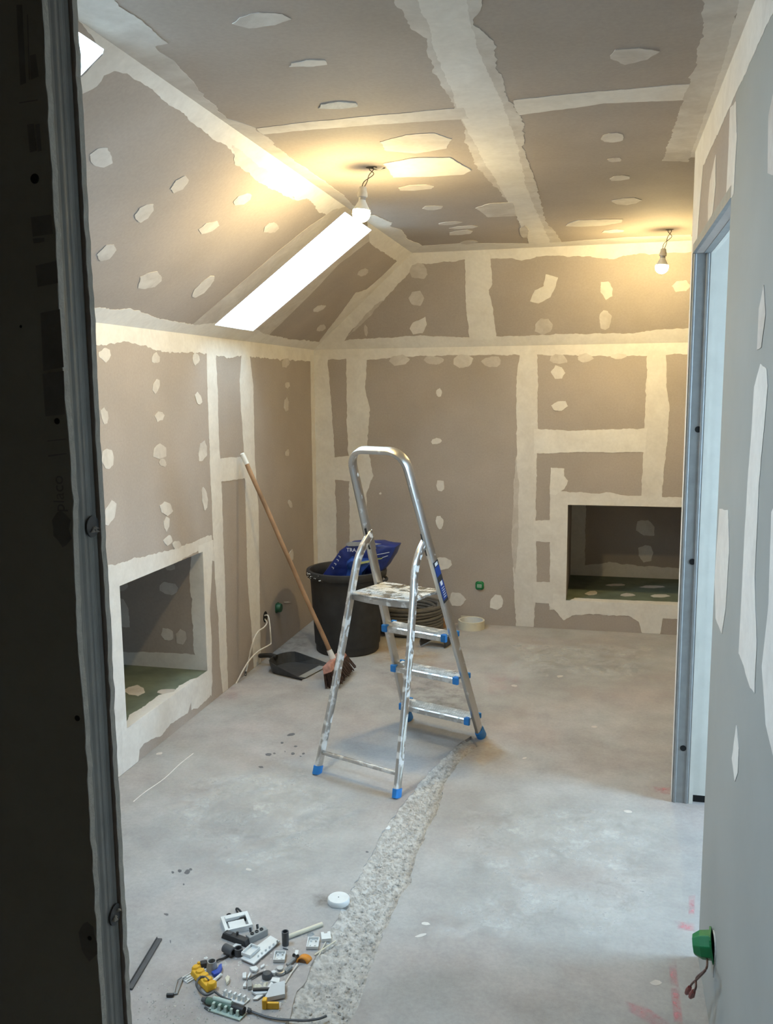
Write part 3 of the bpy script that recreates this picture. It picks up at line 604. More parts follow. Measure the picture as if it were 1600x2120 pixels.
F(wb, 'back', [(1068, 940), (1074, 1000), (1072, 1120), (1066, 1190), (1058, 1130), (1064, 1010)], 'thin', .004)
F(wb, 'back', [(1340, 725), (1378, 725), (1380, 800), (1386, 850), (1379, 930), (1371, 1010), (1369, 1036), (1327, 1034), (1334, 890)], 'fill', .004)
F(wb, 'back', [(1105, 888), (1180, 892), (1340, 887), (1335, 936), (1200, 936), (1105, 939)], 'fill', .004)
F(wb, 'back', [(1138, 1018), (1160, 1017), (1240, 1022), (1255, 1018), (1300, 1027), (1330, 1026), (1440, 1032), (1440, 1064), (1160, 1060), (1138, 1060)], 'fill', .004)
F(wb, 'back', [(1138, 1040), (1182, 1040), (1180, 1260), (1138, 1262)], 'fill', .003)
F(wb, 'back', [(1138, 1228), (1180, 1234), (1440, 1245), (1440, 1286), (1372, 1280), (1366, 1318), (1332, 1318), (1322, 1287), (1300, 1276), (1240, 1271), (1184, 1274), (1166, 1286), (1150, 1264), (1136, 1254)], 'fill', .005)
F(wb, 'back', [(1104, 1078), (1145, 1076), (1145, 1122), (1104, 1121)], 'fill', .003)
F(wb, 'back', [(1104, 1204), (1145, 1205), (1145, 1250), (1104, 1246)], 'fill', .003)
F(wb, 'back', [(1140, 968), (1168, 970), (1168, 985), (1176, 995), (1168, 1012), (1150, 1025), (1138, 1022)], 'fill', .003, 'filler_patch')
for a in ((908, 813, 14, 18), (903, 914, 22, 14), (913, 1005, 17, 26), (910, 1083, 15, 28), (945, 1241, 36, 32), (1030, 1246, 32, 38), (1157, 771, 28, 30), (1157, 840, 38, 24), (787, 1022, 6, 6), (915, 1168, 40, 26)): spot(wb, 'back', *a, mat='fill', ang=-8)
# inside the back niche
F(wb, 'nback', [(1170, 1030), (1214, 1030), (1211, 1170), (1260, 1164), (1330, 1172), (1440, 1178), (1440, 1210), (1170, 1200)], 'fill', .005)
for a in ((1336, 1094, 44, 36), (1337, 1144, 34, 38)): spot(wb, 'nback', *a, mat='fill')
for a in ((1275, 1211, 40, 5), (1350, 1215, 50, 5), (1298, 1232, 30, 7), (1365, 1234, 44, 7), (1225, 1228, 26, 9)): spot(wb, 'nbf', *a, ang=0)
F(wb, 'nbf', [(1160, 1252), (1440, 1264), (1440, 1248), (1300, 1243), (1230, 1240), (1190, 1238)], 'fill', .004)
# partition
F(wr, 'right', [(1566, -30), (1436, 316), (1436, 345), (1453, 350), (1600, 26), (1625, -30)], 'fill', .004)
F(wr, 'right', [(1430, 315), (1456, 340), (1449, 420), (1442, 518), (1430, 800), (1416, 1200), (1400, 1660), (1380, 1660), (1400, 1200)], 'fill', .003)
F(wr, 'right', [(1512, 225), (1524, 210), (1526, 280), (1519, 400), (1510, 418), (1503, 424), (1509, 300)], 'fill', .003)
F(wr, 'right', [(1482, 320), (1482, 380), (1476, 440), (1466, 475), (1466, 420), (1470, 375)], 'thin', .003)
F(wr, 'right', [(1575, 755), (1588, 762), (1590, 800), (1584, 870), (1572, 1000), (1563, 1200), (1567, 1330), (1563, 1435), (1554, 1425), (1540, 1378), (1530, 1352), (1540, 1150), (1548, 1000), (1556, 900), (1562, 800)], 'fill', .002, 'filler_patch')
F(wr, 'right', [(1625, 1000), (1598, 1060), (1592, 1250), (1578, 1380), (1586, 1500), (1605, 1580), (1640, 1600)], 'fill', .002, 'filler_patch')
F(wr, 'right', [(1490, 1052), (1508, 1056), (1510, 1140), (1503, 1260), (1495, 1312), (1482, 1280), (1480, 1200)], 'fill', .002, 'filler_patch')
F(wr, 'right', [(1525, 1500), (1530, 1550), (1528, 1600), (1522, 1618), (1516, 1570)], 'fill', .002, 'filler_patch')
F(wr, 'right', [(1582, 590), (1586, 650), (1577, 720), (1568, 725), (1572, 640)], 'thin', .002, 'filler_patch')
F(wr, 'right', [(1605, 180), (1592, 240), (1590, 360), (1610, 365)], 'thin', .002, 'filler_patch')

# marks on the floor
for P, mt, nm in (
    ([(1383, 1995), (1400, 1985), (1408, 2060), (1418, 2140), (1396, 2140), (1388, 2060)], 'pink', 'chalk_mark'),
    ([(1395, 1905), (1440, 1912), (1440, 1930), (1400, 1925)], 'pink', 'chalk_mark'), ([(1425, 1855), (1440, 1850), (1438, 1900), (1424, 1895)], 'pink', 'chalk_mark'),
    ([(1350, 1628), (1388, 1630), (1390, 1646), (1355, 1642)], 'pink', 'chalk_mark'), ([(1290, 2070), (1340, 2085), (1400, 2125), (1360, 2130), (1300, 2095)], 'pink', 'chalk_mark'),
    ([(430, 1415), (490, 1420), (500, 1450), (440, 1455)], 'pink2', 'chalk_mark'), ([(1000, 1390), (1080, 1395), (1080, 1440), (1005, 1440)], 'pink2', 'chalk_mark'),
    ([(770, 1335), (850, 1330), (930, 1350), (900, 1385), (820, 1395), (760, 1370)], 'sand', 'dust_stain'),
    ([(940, 1535), (1020, 1530), (1060, 1560), (1000, 1590), (930, 1575)], 'sand', 'dust_stain'),
    ([(300, 1600), (640, 1560), (800, 1680), (700, 1820), (420, 1860), (290, 1750)], 'dust', 'dust_film'), ([(930, 1660), (1200, 1640), (1430, 1680), (1430, 1900), (1000, 1920), (880, 1800)], 'dust', 'dust_film'),
    ([(1000, 1310), (1390, 1330), (1385, 1420), (1040, 1410)], 'dust', 'dust_film'), ([(860, 1880), (1100, 1830), (1420, 1860), (1400, 1940), (1100, 1960), (840, 1950)], 'dust', 'dust_film'),
    ([(760, 1380), (1000, 1400), (1010, 1500), (860, 1490)], 'smut', 'grey_smudge'), ([(560, 1240), (650, 1310), (640, 1360), (560, 1380)], 'smut', 'grey_smudge'), ([(640, 1850), (700, 1845), (705, 1875), (650, 1880)], 'smut', 'grey_smudge')):
    stain(floor, P, mt, nm)
for (x, y, w, h) in ((602, 1521, 22, 6), (584, 1538, 8, 5), (612, 1545, 8, 4), (556, 1562, 18, 7), (540, 1588, 12, 5), (606, 1560, 9, 6), (568, 1560, 5, 3), (628, 1560, 7, 4), (622, 1566, 6, 3), (590, 1556, 4, 4), (388, 1806, 16, 12), (372, 1803, 10, 8), (358, 1806, 9, 6), (395, 1800, 8, 6), (344, 1893, 13, 5), (353, 1950, 5, 8), (380, 1831, 5, 4), (760, 1764, 8, 4)):
    spot(floor, 'floor', x, y, w * .8, h * .85, mat='spat', jag=.0015, name='paint_spatter', thick=.0007)
for (x, y, w, h) in ((870, 1937, 26, 6), (880, 1912, 18, 7), (515, 1800, 14, 6), (1230, 1505, 12, 5), (1160, 1400, 16, 5), (1085, 1570, 10, 4), (330, 1560, 12, 4), (1065, 1420, 12, 4), (1357, 2035, 26, 12), (1300, 1680, 16, 5)):
    spot(floor, 'floor', x, y, w, h, mat='thin', jag=.002, name='plaster_splash', thick=.0008)
MB().tube(bez([fl(276, 1660), fl(300, 1640), fl(340, 1612), fl(372, 1582), fl(400, 1560)]), .0022, 5).build('plaster_scratch', 'fill', floor)

# ------------------------------------------------------------------ bare bulbs on flex
def bulb(cx, cy, bx_, by_, depth, name, label, extra):
    c = hit(cx, cy, (0, 0, ZC), (0, 0, 1)); b = hit(bx_, by_, (0, c.y - depth, 0), (0, 1, 0))
    t = thing(name, label, 'lamp', (c.x, c.y, ZC))
    ax = (V((c.x, c.y, ZC)) - b); up = (ax.normalized() + V((0, 0, 2))).normalized(); R = up.to_track_quat('Z', 'Y').to_matrix()
    prof = [(0, -.036)] + [(.034 * math.cos(a), .034 * math.sin(a)) for a in [math.radians(d) for d in range(-80, 41, 12)]] + [(.0185, .036), (.014, .043), (.0132, .048)]
    MB().lathe(prof[:10], b, 24, R).build('bulb_dome', 'bulb', t, smooth='all')
    MB().lathe(prof[9:], b, 24, R).build('bulb_body', 'white', t, smooth=True)
    MB().lathe([(.0135, .047), (.0140, .052), (.0132, .054), (.0140, .057), (.0132, .060)], b, 18, R).build('screw_base', 'metal', t, smooth=True)
    MB().lathe([(.0185, .058), (.0195, .064), (.0180, .074), (.0150, .082), (.0135, .094), (.0100, .096)], b, 18, R).build('socket', 'socket', t, smooth=True)
    s = b + R @ V((0, 0, .093))
    for k in (-1, 1):
        w_ = [s + V((.004 * k, 0, 0)), s.lerp(c, .3) + V((.006 * k, .002, 0)), s.lerp(c, .62) + V((-.010 * k + .012, .004 * k, 0)), s.lerp(c, .88) + V((.008 * k + .004, 0, 0)), c + V((.004 * k, 0, .004))]
        MB().tube(bez(w_), .0017, 6).build('flex_wire', 'wire', t)
    MB().lathe([(.017, -.001), (.015, -.0025), (0, -.0025)], c, 16, sx=1.3).build('ceiling_hole', 'wire', t)
    if extra:
        MB().tube(bez([c + V((0, 0, -.003)), c + V((.02, .0, -.010)), c + V((.05, .01, -.004))]), .0022, 6).build('flex_tail', 'wire', t)
        MB().tube(bez([c + V((.012, -.012, -.006)), c + V((.03, -.014, -.012)), c + V((.046, -.008, -.007))]), .0025, 6).build('pull_tail', 'cable', t)
bulb(769, 346, 748, 441, .015, 'pendant_bulb', 'bare lit bulb hanging on twisted wires in front of the bright skylight', True)
bulb(1386, 475, 1370, 553, .015, 'pendant_bulb', 'bare lit bulb hanging near the far wall beside the partition edge', False)

# ------------------------------------------------------------------ stepladder
LA = V((0.34757775, 0.93765117, 0)); LW = V((0.93765117, -0.34757775, 0)); LO = V((-0.81338, 3.61406, 0))
def Lp(s, w, z): return LO + LA * s + LW * w + V((0, 0, z))
lad = thing('stepladder', 'aluminium stepladder with splashed platform, three treads and blue feet', 'ladder', LO)
rs = lambda z: .352 - .400 * z
rw = lambda z: .199 - .050 * z
path = []; zt, rad = 1.352, .075
for z in (0.035, .3, .6, .9, 1.1, 1.2, zt - rad): path.append((rs(z), rw(z), z))
wt = rw(zt - rad)
for k in range(1, 9):
    a = k / 8 * math.pi / 2; w = wt - rad + rad * math.cos(a); z = zt - rad + rad * math.sin(a); path.append((rs(z), w, z))
full = path + [(s, -w, z) for s, w, z in reversed(path)]
dirn = (LA * -.4 + V((0, 0, 1))).normalized(); nrm = LW.cross(dirn).normalized()
rail = MB().sweep([Lp(*q) for q in full], lambda i, t: nrm, .022, .046).build('rail_hoop', 'alu', lad, smooth=True)
for sg, nm in ((1, 'r'), (-1, 'l')):
    lp = [(-.350, .198, .03), (-.275, .181, .28), (-.200, .165, .565), (-.150, .152, .78), (-.132, .146, .855), (-.112, .143, .90), (-.085, .141, .935), (-.055, .140, .962), (-.035, .140, .978)]
    pts = [Lp(s, w * sg, z) for s, w, z in lp]; pts = [pts[0], pts[1], pts[2]] + bez(pts[3:], 3)
    leg = MB().sweep(pts, lambda i, t: t.cross(LW) * -1, .020, .040).build('rear_leg', 'alus', lad, smooth=True)
    MB().sweep([Lp(-.358, .2 * sg, 0), Lp(-.349, .198 * sg, .034)], lambda i, t: t.cross(LW), .026, .046).build('foot_cap', 'blue', lad, smooth=True)
    MB().sweep([Lp(.362, .2 * sg, 0), Lp(rs(.045), rw(.045) * sg, .045)], lambda i, t: nrm, .028, .052).build('foot_cap', 'blue', lad, smooth=True)
    # hinge straps, rivets and bolt holes
    m = MB(); a = Lp(rs(.99), (rw(.99) - .012) * sg, .99); b = Lp(rs(.90), (rw(.90) - .012) * sg, .90)
    m.sweep([a, b], lambda i, t: nrm, .004, .040); m.build('hinge_plate', 'alu', lad)
    for z in (.995, .925):
        p = Lp(rs(z) - .020, (rw(z) - .008) * sg, z); MB().sweep([p - dirn * .014, p + dirn * .014], lambda i, t: nrm, .010, .008).build('hinge_slot', 'black', lad)
    Rw = (LW * sg).to_track_quat('Z', 'Y').to_matrix()
    for (s, w, z) in ((-.155, .154 + .0095, .735), (-.332, .193 + .0095, .085)):
        MB().ring(.009, .005, .002, Lp(s, w * sg, z), 16, Rw).build('rivet', 'metal', lad); MB().lathe([(.005, 0), (.005, .001), (0, .001)], Lp(s, w * sg, z), 12, Rw).build('rivet_hole', 'pit', lad)
# cross bar
MB().tube([Lp(-.330, .193, .085), Lp(-.330, -.193, .085)], .009, 12).build('cross_bar', 'alus', lad, smooth=True)
# treads with blue ends
for z in (.54, .328, .115):
    w = rw(z) - .012; s0 = rs(z); m = MB()
    m.prism([Lp(s0 - .048, -w, z - .026), Lp(s0 - .050, -w, z - .004), Lp(s0 - .044, -w, z), Lp(s0 + .040, -w, z + .002), Lp(s0 + .046, -w, z - .003), Lp(s0 + .046, -w, z - .020), Lp(s0 + .040, -w, z - .020), Lp(s0 + .038, -w, z - .006), Lp(s0 - .038, -w, z - .008), Lp(s0 - .040, -w, z - .026)], LW * (2 * w))
    st = m.build('tread', 'alus', lad)
    r = MB()
    for k in range(7): r.tube([Lp(s0 - .036 + k * .012, -w + .004, z + .001), Lp(s0 - .036 + k * .012, w - .004, z + .001)], .0018, 5)
    r.build('tread_ribs', 'alus', st)
    for sg in (-1, 1):
        c = MB(); Rl = Matrix((LA, LW, V((0, 0, 1)))).transposed()
        c.box(Lp(s0 - .047, (w - .006) * sg, z - .010), (.016, .028, .034), Rl); c.box(Lp(s0 - .036, (w - .010) * sg, z + .002), (.016, .020, .008), Rl); MB().box(Lp(s0 + .046, (w + .004) * sg, z - .008), (.012, .026, .026), Rl).build('tread_clip', 'blue', st, bevel=.004)
        c.build('tread_cap', 'blue', st, bevel=.004)
# platform: bowed front edge, folded rim
pw = .149; zp = .748; n = 12
front = [(-.165 - .022 * math.sin(math.pi * k / n), -pw + 2 * pw * k / n) for k in range(n + 1)]
out = front + [(.075, pw - .006), (.075, -pw + .006)]
plat = MB().prism([Lp(s, w, zp) for s, w in out], (0, 0, -.012)).build('platform', 'alup', lad, bevel=.002)
m = MB().prism([Lp(s, w, zp - .006) for s, w in front] + [Lp(s + .006, w, zp - .006) for s, w in reversed(front)], (0, 0, -.026)); m.build('platform_rim', 'alus', plat)
m = MB()
for k in range(26):
    w = -pw + .012 + (2 * pw - .024) * k / 25; m.tube([Lp(-.150, w, zp + .0004), Lp(.068, w, zp + .0004)], .0013, 4)
m.build('platform_ribs', 'alup', plat)
MB().tube([Lp(-.150, -.156, zp - .016), Lp(-.150, .156, zp - .016)], .006, 10).build('platform_bar', 'metal', plat, smooth=True)
MB().tube([Lp(.05, -.158, zp - .014), Lp(.05, .158, zp - .014)], .006, 10).build('platform_bar', 'metal', plat, smooth=True)
# sticker on the outer face of the right rail
def stick(z0, z1, h, mat, name, par, wid=.036, off=0):
    a, b = Lp(rs(z0), rw(z0) + .0115 + h, z0), Lp(rs(z1), rw(z1) + .0115 + h, z1); d = nrm * wid / 2; o = nrm * off
    return MB().prism([a - d + o, a + d + o, b + d + o, b - d + o], LW * .0003).build(name, mat, par)
stk = stick(.70, .885, .0000, 'bag2', 'sticker', rail)
stick(.862, .885, .0004, 'black', 'sticker_print', stk); stick(.866, .880, .0006, 'inkw', 'sticker_print', stk, .022); stick(.795, .820, .0004, 'black', 'sticker_print', stk)
stick(.776, .795, .0004, 'inkw', 'sticker_print', stk, .016); stick(.70, .712, .0004, 'black', 'sticker_print', stk)
for k in range(5): stick(.722 + k * .010, .725 + k * .010, .0004, 'inkw', 'sticker_print', stk, .020, -.002)
# plaster runs on the near leg
for (z0, z1, wd) in ((.15, .30, .014), (.42, .52, .008), (.06, .12, .012)):
    f_ = lambda z: Lp(-.350 + .27 * z - .001, .198 - .060 * z + .0112, z); d_ = LA * wd
    MB().prism([f_(z0) - d_ * .5, f_((z0 + z1) / 2) + d_ * .2, f_(z1) + d_ * .6, f_(z1) - d_ * .3, f_((z0 + z1) / 2) - d_ * .9], LW * .0012).build('plaster_run', 'plaster', lad)

# ------------------------------------------------------------------ rubble bucket and sacks
BC = V((-1.500, 5.110, 0))
bk = thing('rubble_bucket', 'large black rubber rubble bucket holding blue sacks in the corner', 'bucket', BC)
prof = [(0, .0), (.188, .0), (.194, .006), (.196, .05), (.202, .05), (.205, .12), (.212, .25), (.221, .42), (.225, .462), (.241, .464), (.245, .470), (.248, .492), (.245, .506), (.236, .510), (.226, .508), (.221, .496), (.217, .44), (.203, .20), (.192, .03), (0, .025)]
MB().lathe(prof, BC, 48).build('bucket_body', 'bucket', bk, smooth=True)
for a in (-.25, math.pi - .25):
    R = rotz(a); c = BC + R @ V((.238, 0, 0)); m = MB()
    m.tube(bez([c + R @ V((-.012, -.06, .468)), c + R @ V((.012, -.055, .455)), c + R @ V((.022, 0, .450)), c + R @ V((.012, .055, .455)), c + R @ V((-.012, .06, .468))]), .009, 8); m.build('handle', 'bucket', bk, smooth=True)
m = MB()
for k in range(22):
    a = random.uniform(-2.6, -1.9); r_ = .2515 if k < 8 else .2515 - .0; pebble(m, BC + V((math.cos(a) * .249, math.sin(a) * .249, random.uniform(.47, .505))), random.uniform(.002, .005), random)
tag(m.build('plaster_splash', 'plaster', bk), kind='stuff')
def sack(name, P, y0, depth, mat, label, prm):
    # sack outline at a given depth, padded to a real thickness and creased
    W_ = [hit(x, y, (0, y0, 0), (0, 1, 0)) for x, y in P]; c = sum(W_, V()) / len(W_)
    Q = []
    for i, p in enumerate(W_):
        q = W_[(i + 1) % len(W_)]; n = max(1, int((q - p).length / .02)); Q += [p.lerp(q, k / n) for k in range(n)]
    t = thing(name, label, 'sack', (c.x, c.y + depth / 2, min(q.z for q in Q)), 'sacks in the bucket'); vs = []; L_ = []
    for dy, sc in ((0, .45), (0, .80), (.012, .96), (.035, 1.0), (depth * .5, 1.01), (depth - .035, 1.0), (depth - .010, .94), (depth, .75)):
        for q in Q:
            v = c + (q - c) * sc + V((0, dy, 0)); g = .007 * noise.noise(v * 16) + .004 * noise.noise(v * 40); vs.append(v + V((g, g * 1.3, g)))
    n = len(Q); fs = [(i * n + k, i * n + (k + 1) % n, (i + 1) * n + (k + 1) % n, (i + 1) * n + k) for i in range(7) for k in range(n)]
    fs += [tuple(reversed(range(n))), tuple(range(7 * n, 8 * n))]
    b = MB().add(vs, fs).build('sack_body', mat, t, smooth=True, dbl=1e-5)
    for (Pp, mt, nm) in prm:
        R_ = [hit(x, y, (0, y0 - .009, 0), (0, 1, 0)) for x, y in Pp]; MB().prism(R_, (0, .0012, 0)).build(nm, mt, b)
    return t, b
yS = 5.04
t1, b1 = sack('plaster_sack', [(662, 1196), (700, 1142), (722, 1126), (760, 1124), (800, 1128), (820, 1132), (812, 1152), (800, 1172), (780, 1195), (772, 1228), (730, 1230), (680, 1230), (672, 1208)], yS + .02, .17, 'bag', 'dark blue folded sack standing tallest in the black bucket', [
    ([(755, 1160), (792, 1154), (791, 1157), (755, 1163)], 'lime', 'print_line'), ([(770, 1150), (806, 1143), (806, 1144), (770, 1151)], 'inkw', 'print_line'), ([(775, 1159), (803, 1150), (803, 1151), (775, 1160)], 'inkw', 'print_line'), ([(714, 1127), (722, 1122), (760, 1122), (790, 1126), (770, 1130), (720, 1131)], 'bag_int', 'sack_fold')])
Rt = Matrix(((1, 0, 0), (0, 0, -1), (0, 1, 0)))
wtext(b1, 'TRA', hit(727, 1139, (0, yS + .008, 0), (0, 1, 0)), .032, Rt, 'inkw', 'lettering', .0006)
Rv = Matrix.Rotation(math.radians(-55), 3, 'Y') @ Rt
for k, (x, y) in enumerate(((703, 1152), (699, 1159), (694, 1167), (689, 1175))):
    c = hit(x, y, (0, yS + .006, 0), (0, 1, 0)); m = MB(); m.box(c, (.016, .0012, .004), Matrix.Rotation(.5, 3, 'Y')); m.box(c + V((.004, 0, -.005)), (.004, .0012, .010), Matrix.Rotation(.5, 3, 'Y')); m.build('faded_lettering', 'inkw', b1)
sack('plaster_sack', [(716, 1212), (716, 1162), (724, 1156), (764, 1158), (770, 1166), (752, 1186), (744, 1212)], yS - .055, .055, 'bag2', 'brighter blue sack tucked at the front of the black bucket', [([(742, 1164), (766, 1160), (766, 1164), (742, 1169)], 'lime', 'print_line')])

# ------------------------------------------------------------------ broom
B0 = V((-1.412, 4.515, .125)); B1 = V((-1.900, 4.488, 1.255)); bd = (B1 - B0).normalized()
br = thing('broom', 'wooden handled broom leaning on the left wall beside the bucket', 'broom', (B0.x, B0.y, 0))
pts = [B0.lerp(B1, k / 12) + V((.004 * noise.noise(V((k * .4, 0, 0))), 0, 0)) for k in range(13)]
MB().tube(pts[:12] + [B1 - bd * .06], .0125, 12).build('handle', 'wood', br, smooth=True)
MB().tube([B1 - bd * .065, B1 - bd * .005, B1], .0135, 12, rr=[.0138, .0136, .009]).build('hanging_cap', 'white', br, smooth=True)
MB().tube([B0 - bd * .004, B0 + bd * .05], .015, 12, rr=[.018, .0145]).build('collar', 'white', br, smooth=True)
hx = V((0, 1, 0)); hz = bd; hy = hz.cross(hx).normalized(); Rh = Matrix((hx, hy, hz)).transposed()
hc = B0 - bd * .022
MB().box(hc, (.30, .055, .040), Rh, .88).build('brush_block', 'paint', br, bevel=.006)
m = MB(); rb = random.Random(5)
for i in range(34):
    for j in range(8):
        a = hc + Rh @ V((-.143 + .286 * i / 33, -.024 + .048 * j / 7, -.018)); e = hc + Rh @ V(((-.143 + .286 * i / 33) * 1.06 + rb.uniform(-.006, .006), (-.024 + .048 * j / 7) * 1.9 + rb.uniform(-.006, .006), -.098 + rb.uniform(-.006, .006)))
        if e.z < .002: e.z = .002
        m.tube([a, e], .003, 4, caps=False, rr=[.0034, .0022])
tag(m.build('bristles', 'bristle', br), kind='stuff')

# ------------------------------------------------------------------ dustpan
D0 = V((-1.66, 4.632, .0)); dp = thing('dustpan', 'black plastic dustpan lying on the floor by the left wall', 'dustpan', D0); Rd = rotz(math.radians(-14))
outl = []
for k in range(13):
    a = math.pi / 2 + math.pi * k / 12; outl.append((-.07 + .075 * math.cos(a), .115 * math.sin(a)))
outl = [(.115, .135), (.03, .128)] + outl + [(.03, -.128), (.115, -.135)]
def hgt(x): return .014 + .052 * max(0, min(1, (.115 - x) / .20))
vs = []; n = len(outl)
for x, y in outl: vs.append(D0 + Rd @ V((x, y, .003)))
for x, y in outl: vs.append(D0 + Rd @ V((x * 1.08 - .004, y * 1.10, hgt(x))))
for x, y in outl: vs.append(D0 + Rd @ V((x * 1.08 - .001, y * 1.07, hgt(x) - .001)))
for x, y in outl: vs.append(D0 + Rd @ V((x, y * .97, .006)))
fs = [tuple(range(n)), tuple(reversed(range(3 * n, 4 * n)))] + [(r * n + i, r * n + i + 1, (r + 1) * n + i + 1, (r + 1) * n + i) for r in range(3) for i in range(n - 1)]
fs += [(0, n, 2 * n, 3 * n), (n - 1, 4 * n - 1, 3 * n - 1, 2 * n - 1), (0, 3 * n, 4 * n - 1, n - 1)]
MB().add(vs, fs).build('pan', 'pan', dp, dbl=1e-6)
MB().tube(bez([D0 + Rd @ V((-.145, 0, .058)), D0 + Rd @ V((-.20, 0, .062)), D0 + Rd @ V((-.268, 0, .050))]), .013, 10, rr=[.016] * 6 + [.014] * 6 + [.011]).build('handle', 'black', dp, smooth=True)
MB().box(D0 + Rd @ V((.100, 0, .0075)), (.045, .22, .002), Rd).build('dusty_lip', 'grey', dp)

# ------------------------------------------------------------------ conduit coil, rubber scrap, carton, tape roll
CC = V((-1.215, 5.595, 0)); path = []; turns = 26; rc = random.Random(11)
for k in range(turns * 28):
    u = k / 28; L_ = int(u) % 9; lay = int(u) // 9; a = 2 * math.pi * u
    z = .013 + .0205 * min(8, (L_ + (u % 1))) if lay % 2 == 0 else .013 + .0205 * max(0, 8 - L_ - (u % 1)); r_ = .205 - .023 * lay + .008 * noise.noise(V((u * .9, 2, 0))) + .006 * math.sin(a * 1.0 + lay)
    path.append(CC + V((math.cos(a) * r_ * 1.06, math.sin(a) * r_, max(.0125, z + .006 * noise.noise(V((math.cos(a) * 1.2, math.sin(a) * 1.2, u * .8)))))))
co = thing('conduit_coil', 'coil of grey flexible conduit lying behind the bucket and ladder', 'hose', CC)
MB().tube(path, .0118, 8).build('conduit', 'hose', co, smooth='all')
# curled rubber offcut
R0 = fl(893, 1345); rb_ = thing('rubber_scrap', 'curled black rubber offcut on the floor in front of the conduit coil', 'scrap', R0); vs = []; nu, nl = 16, 6
ax = (fl(935, 1322) - R0).normalized(); sd_ = V((ax.y, -ax.x, 0))
for j in range(nl + 1):
    for i in range(nu + 1):
        a = math.radians(215 - 255 * i / nu); rr_ = .060 * (1.0 - .05 * j / nl) + (.05 * max(0, (i / nu - .72)) * 2)
        p = R0 + ax * (.15 * j / nl + .06 * (i / nu) * (1 - j / nl)) + sd_ * (math.cos(a) * rr_ * 1.15 - .02) + V((0, 0, .040 + math.sin(a) * rr_ * .78)); p.z = max(.002, p.z); vs.append(p)
sc = MB().add(vs, [(j * (nu + 1) + i, j * (nu + 1) + i + 1, (j + 1) * (nu + 1) + i + 1, (j + 1) * (nu + 1) + i) for j in range(nl) for i in range(nu)]).build('curled_sheet', 'pan', rb_, smooth='all')
so = sc.modifiers.new('thickness', 'SOLIDIFY'); so.thickness = .004
c_ = fl(911, 1299); kt = thing('carton', 'small brown cardboard carton behind the ladder rail', 'box', c_); R_ = rotz(.3); m = MB(); bx0 = (.075, .06, .046)
c_ = c_ + V((.045, .0, 0)); m.box(c_ + V((0, .03, .023)), bx0, R_); cb = m.build('carton_body', 'card', kt); MB().box(c_ + V((0, .03, .050)), (.074, .03, .002), R_ @ Matrix.Rotation(.5, 3, 'X')).build('flap', 'card', kt)
T0 = fl(974, 1303) + V((0, .075, 0)); T0.y = min(T0.y, YB - .1)
tp = thing('tape_roll', 'cream jointing tape roll on the floor against the back wall', 'tape', T0)
MB().ring(.088, .079, .056, T0, 40).build('tape_ring', 'tape', tp, smooth=True); MB().ring(.0788, .0765, .0555, T0, 40).build('core_sleeve', 'white', tp, smooth=True)
pth = [T0 + V((math.cos(a) * .0892, math.sin(a) * .0892, 0)) for a in [math.radians(d) for d in range(40, 100, 10)]] + [T0 + V((-.05, .092, 0)), T0 + V((-.085, .093, 0))]
m = MB(); n = len(pth); m.add([p + V((0, 0, .008)) for p in pth] + [p + V((0, 0, .058)) for p in pth], [(i, i + 1, n + i + 1, n + i) for i in range(n - 1)]); m.build('tape_end', 'tape', tp)

# ------------------------------------------------------------------ electrical boxes and cables
def wallbox(name, label, c, R, mat, r, deep, plate=True):
    t = thing(name, label, 'electrical box', c); pts = []
    for k in range(48):
        a = 2 * math.pi * k / 48; q = r * (1 + .10 * math.cos(4 * a + math.pi)); pts.append(V((q * math.cos(a), q * math.sin(a), 0)))
    MB().prism([V(c) + R @ p for p in pts], R @ V((0, 0, .006))).build('flange', mat, t)
    MB().lathe([(r * .86, .005), (r * .84, deep * .8), (r * .72, deep), (0, deep)], c, 32, R).build('cover', mat, t, smooth=True)
    if plate:
        m = MB(); 
        for (x, y, w, h) in ((0, .3, .86, .07), (0, -.3, .86, .07), (-.42, 0, .07, .66), (.42, 0, .07, .66)): m.box(V(c) + R @ V((x * r, y * r, deep + .0004)), (w * r, h * r, .001), R)
        m.build('label_frame', 'inkw', t)
        m = MB()
        for k in range(4): m.box(V(c) + R @ V((-.24 * r + .16 * r * k, 0, deep + .0004)), (.06 * r, .30 * r, .001), R)
        m.build('label_print', 'inkw', t)
    return t
Rbk = Matrix(((1, 0, 0), (0, 0, -1), (0, 1, 0))); Rlf = Matrix(((0, 0, 1), (1, 0, 0), (0, 1, 0)))
wallbox('electrical_box', 'green electrical box cover low on the back wall', hit(993, 1212, (0, YB, 0), (0, 1, 0)), Rbk, 'green', .031, .018)
wallbox('electrical_box', 'dark green electrical box cover low on the left wall near cables', hit(573, 1258, (XL, 0, 0), (1, 0, 0)), Rlf, 'dgreen', .033, .03, False)
hc_ = hit(549, 1277, (XL, 0, 0), (1, 0, 0)); MB().lathe([(.034, 0), (.030, .0018), (0, .0018)], hc_, 24, Rlf).build('cable_hole', 'pit', wl)
def lw(x, y, off): return hit(x, y, (XL + off, 0, 0), (1, 0, 0))
cb = thing('wall_cables', 'two white cables hanging from a hole in the left wall', 'cable', hc_)
MB().tube(bez([hc_ + V((-.02, .005, 0)), lw(552, 1287, .02), lw(551, 1293, .03), lw(545, 1300, .04), lw(535, 1307, .04), lw(527, 1320, .035), lw(522, 1335, .03), lw(518, 1350, .02), lw(515, 1366, .012), lw(508, 1397, .006)]), .0042, 8).build('cable', 'cable', cb, smooth='all')
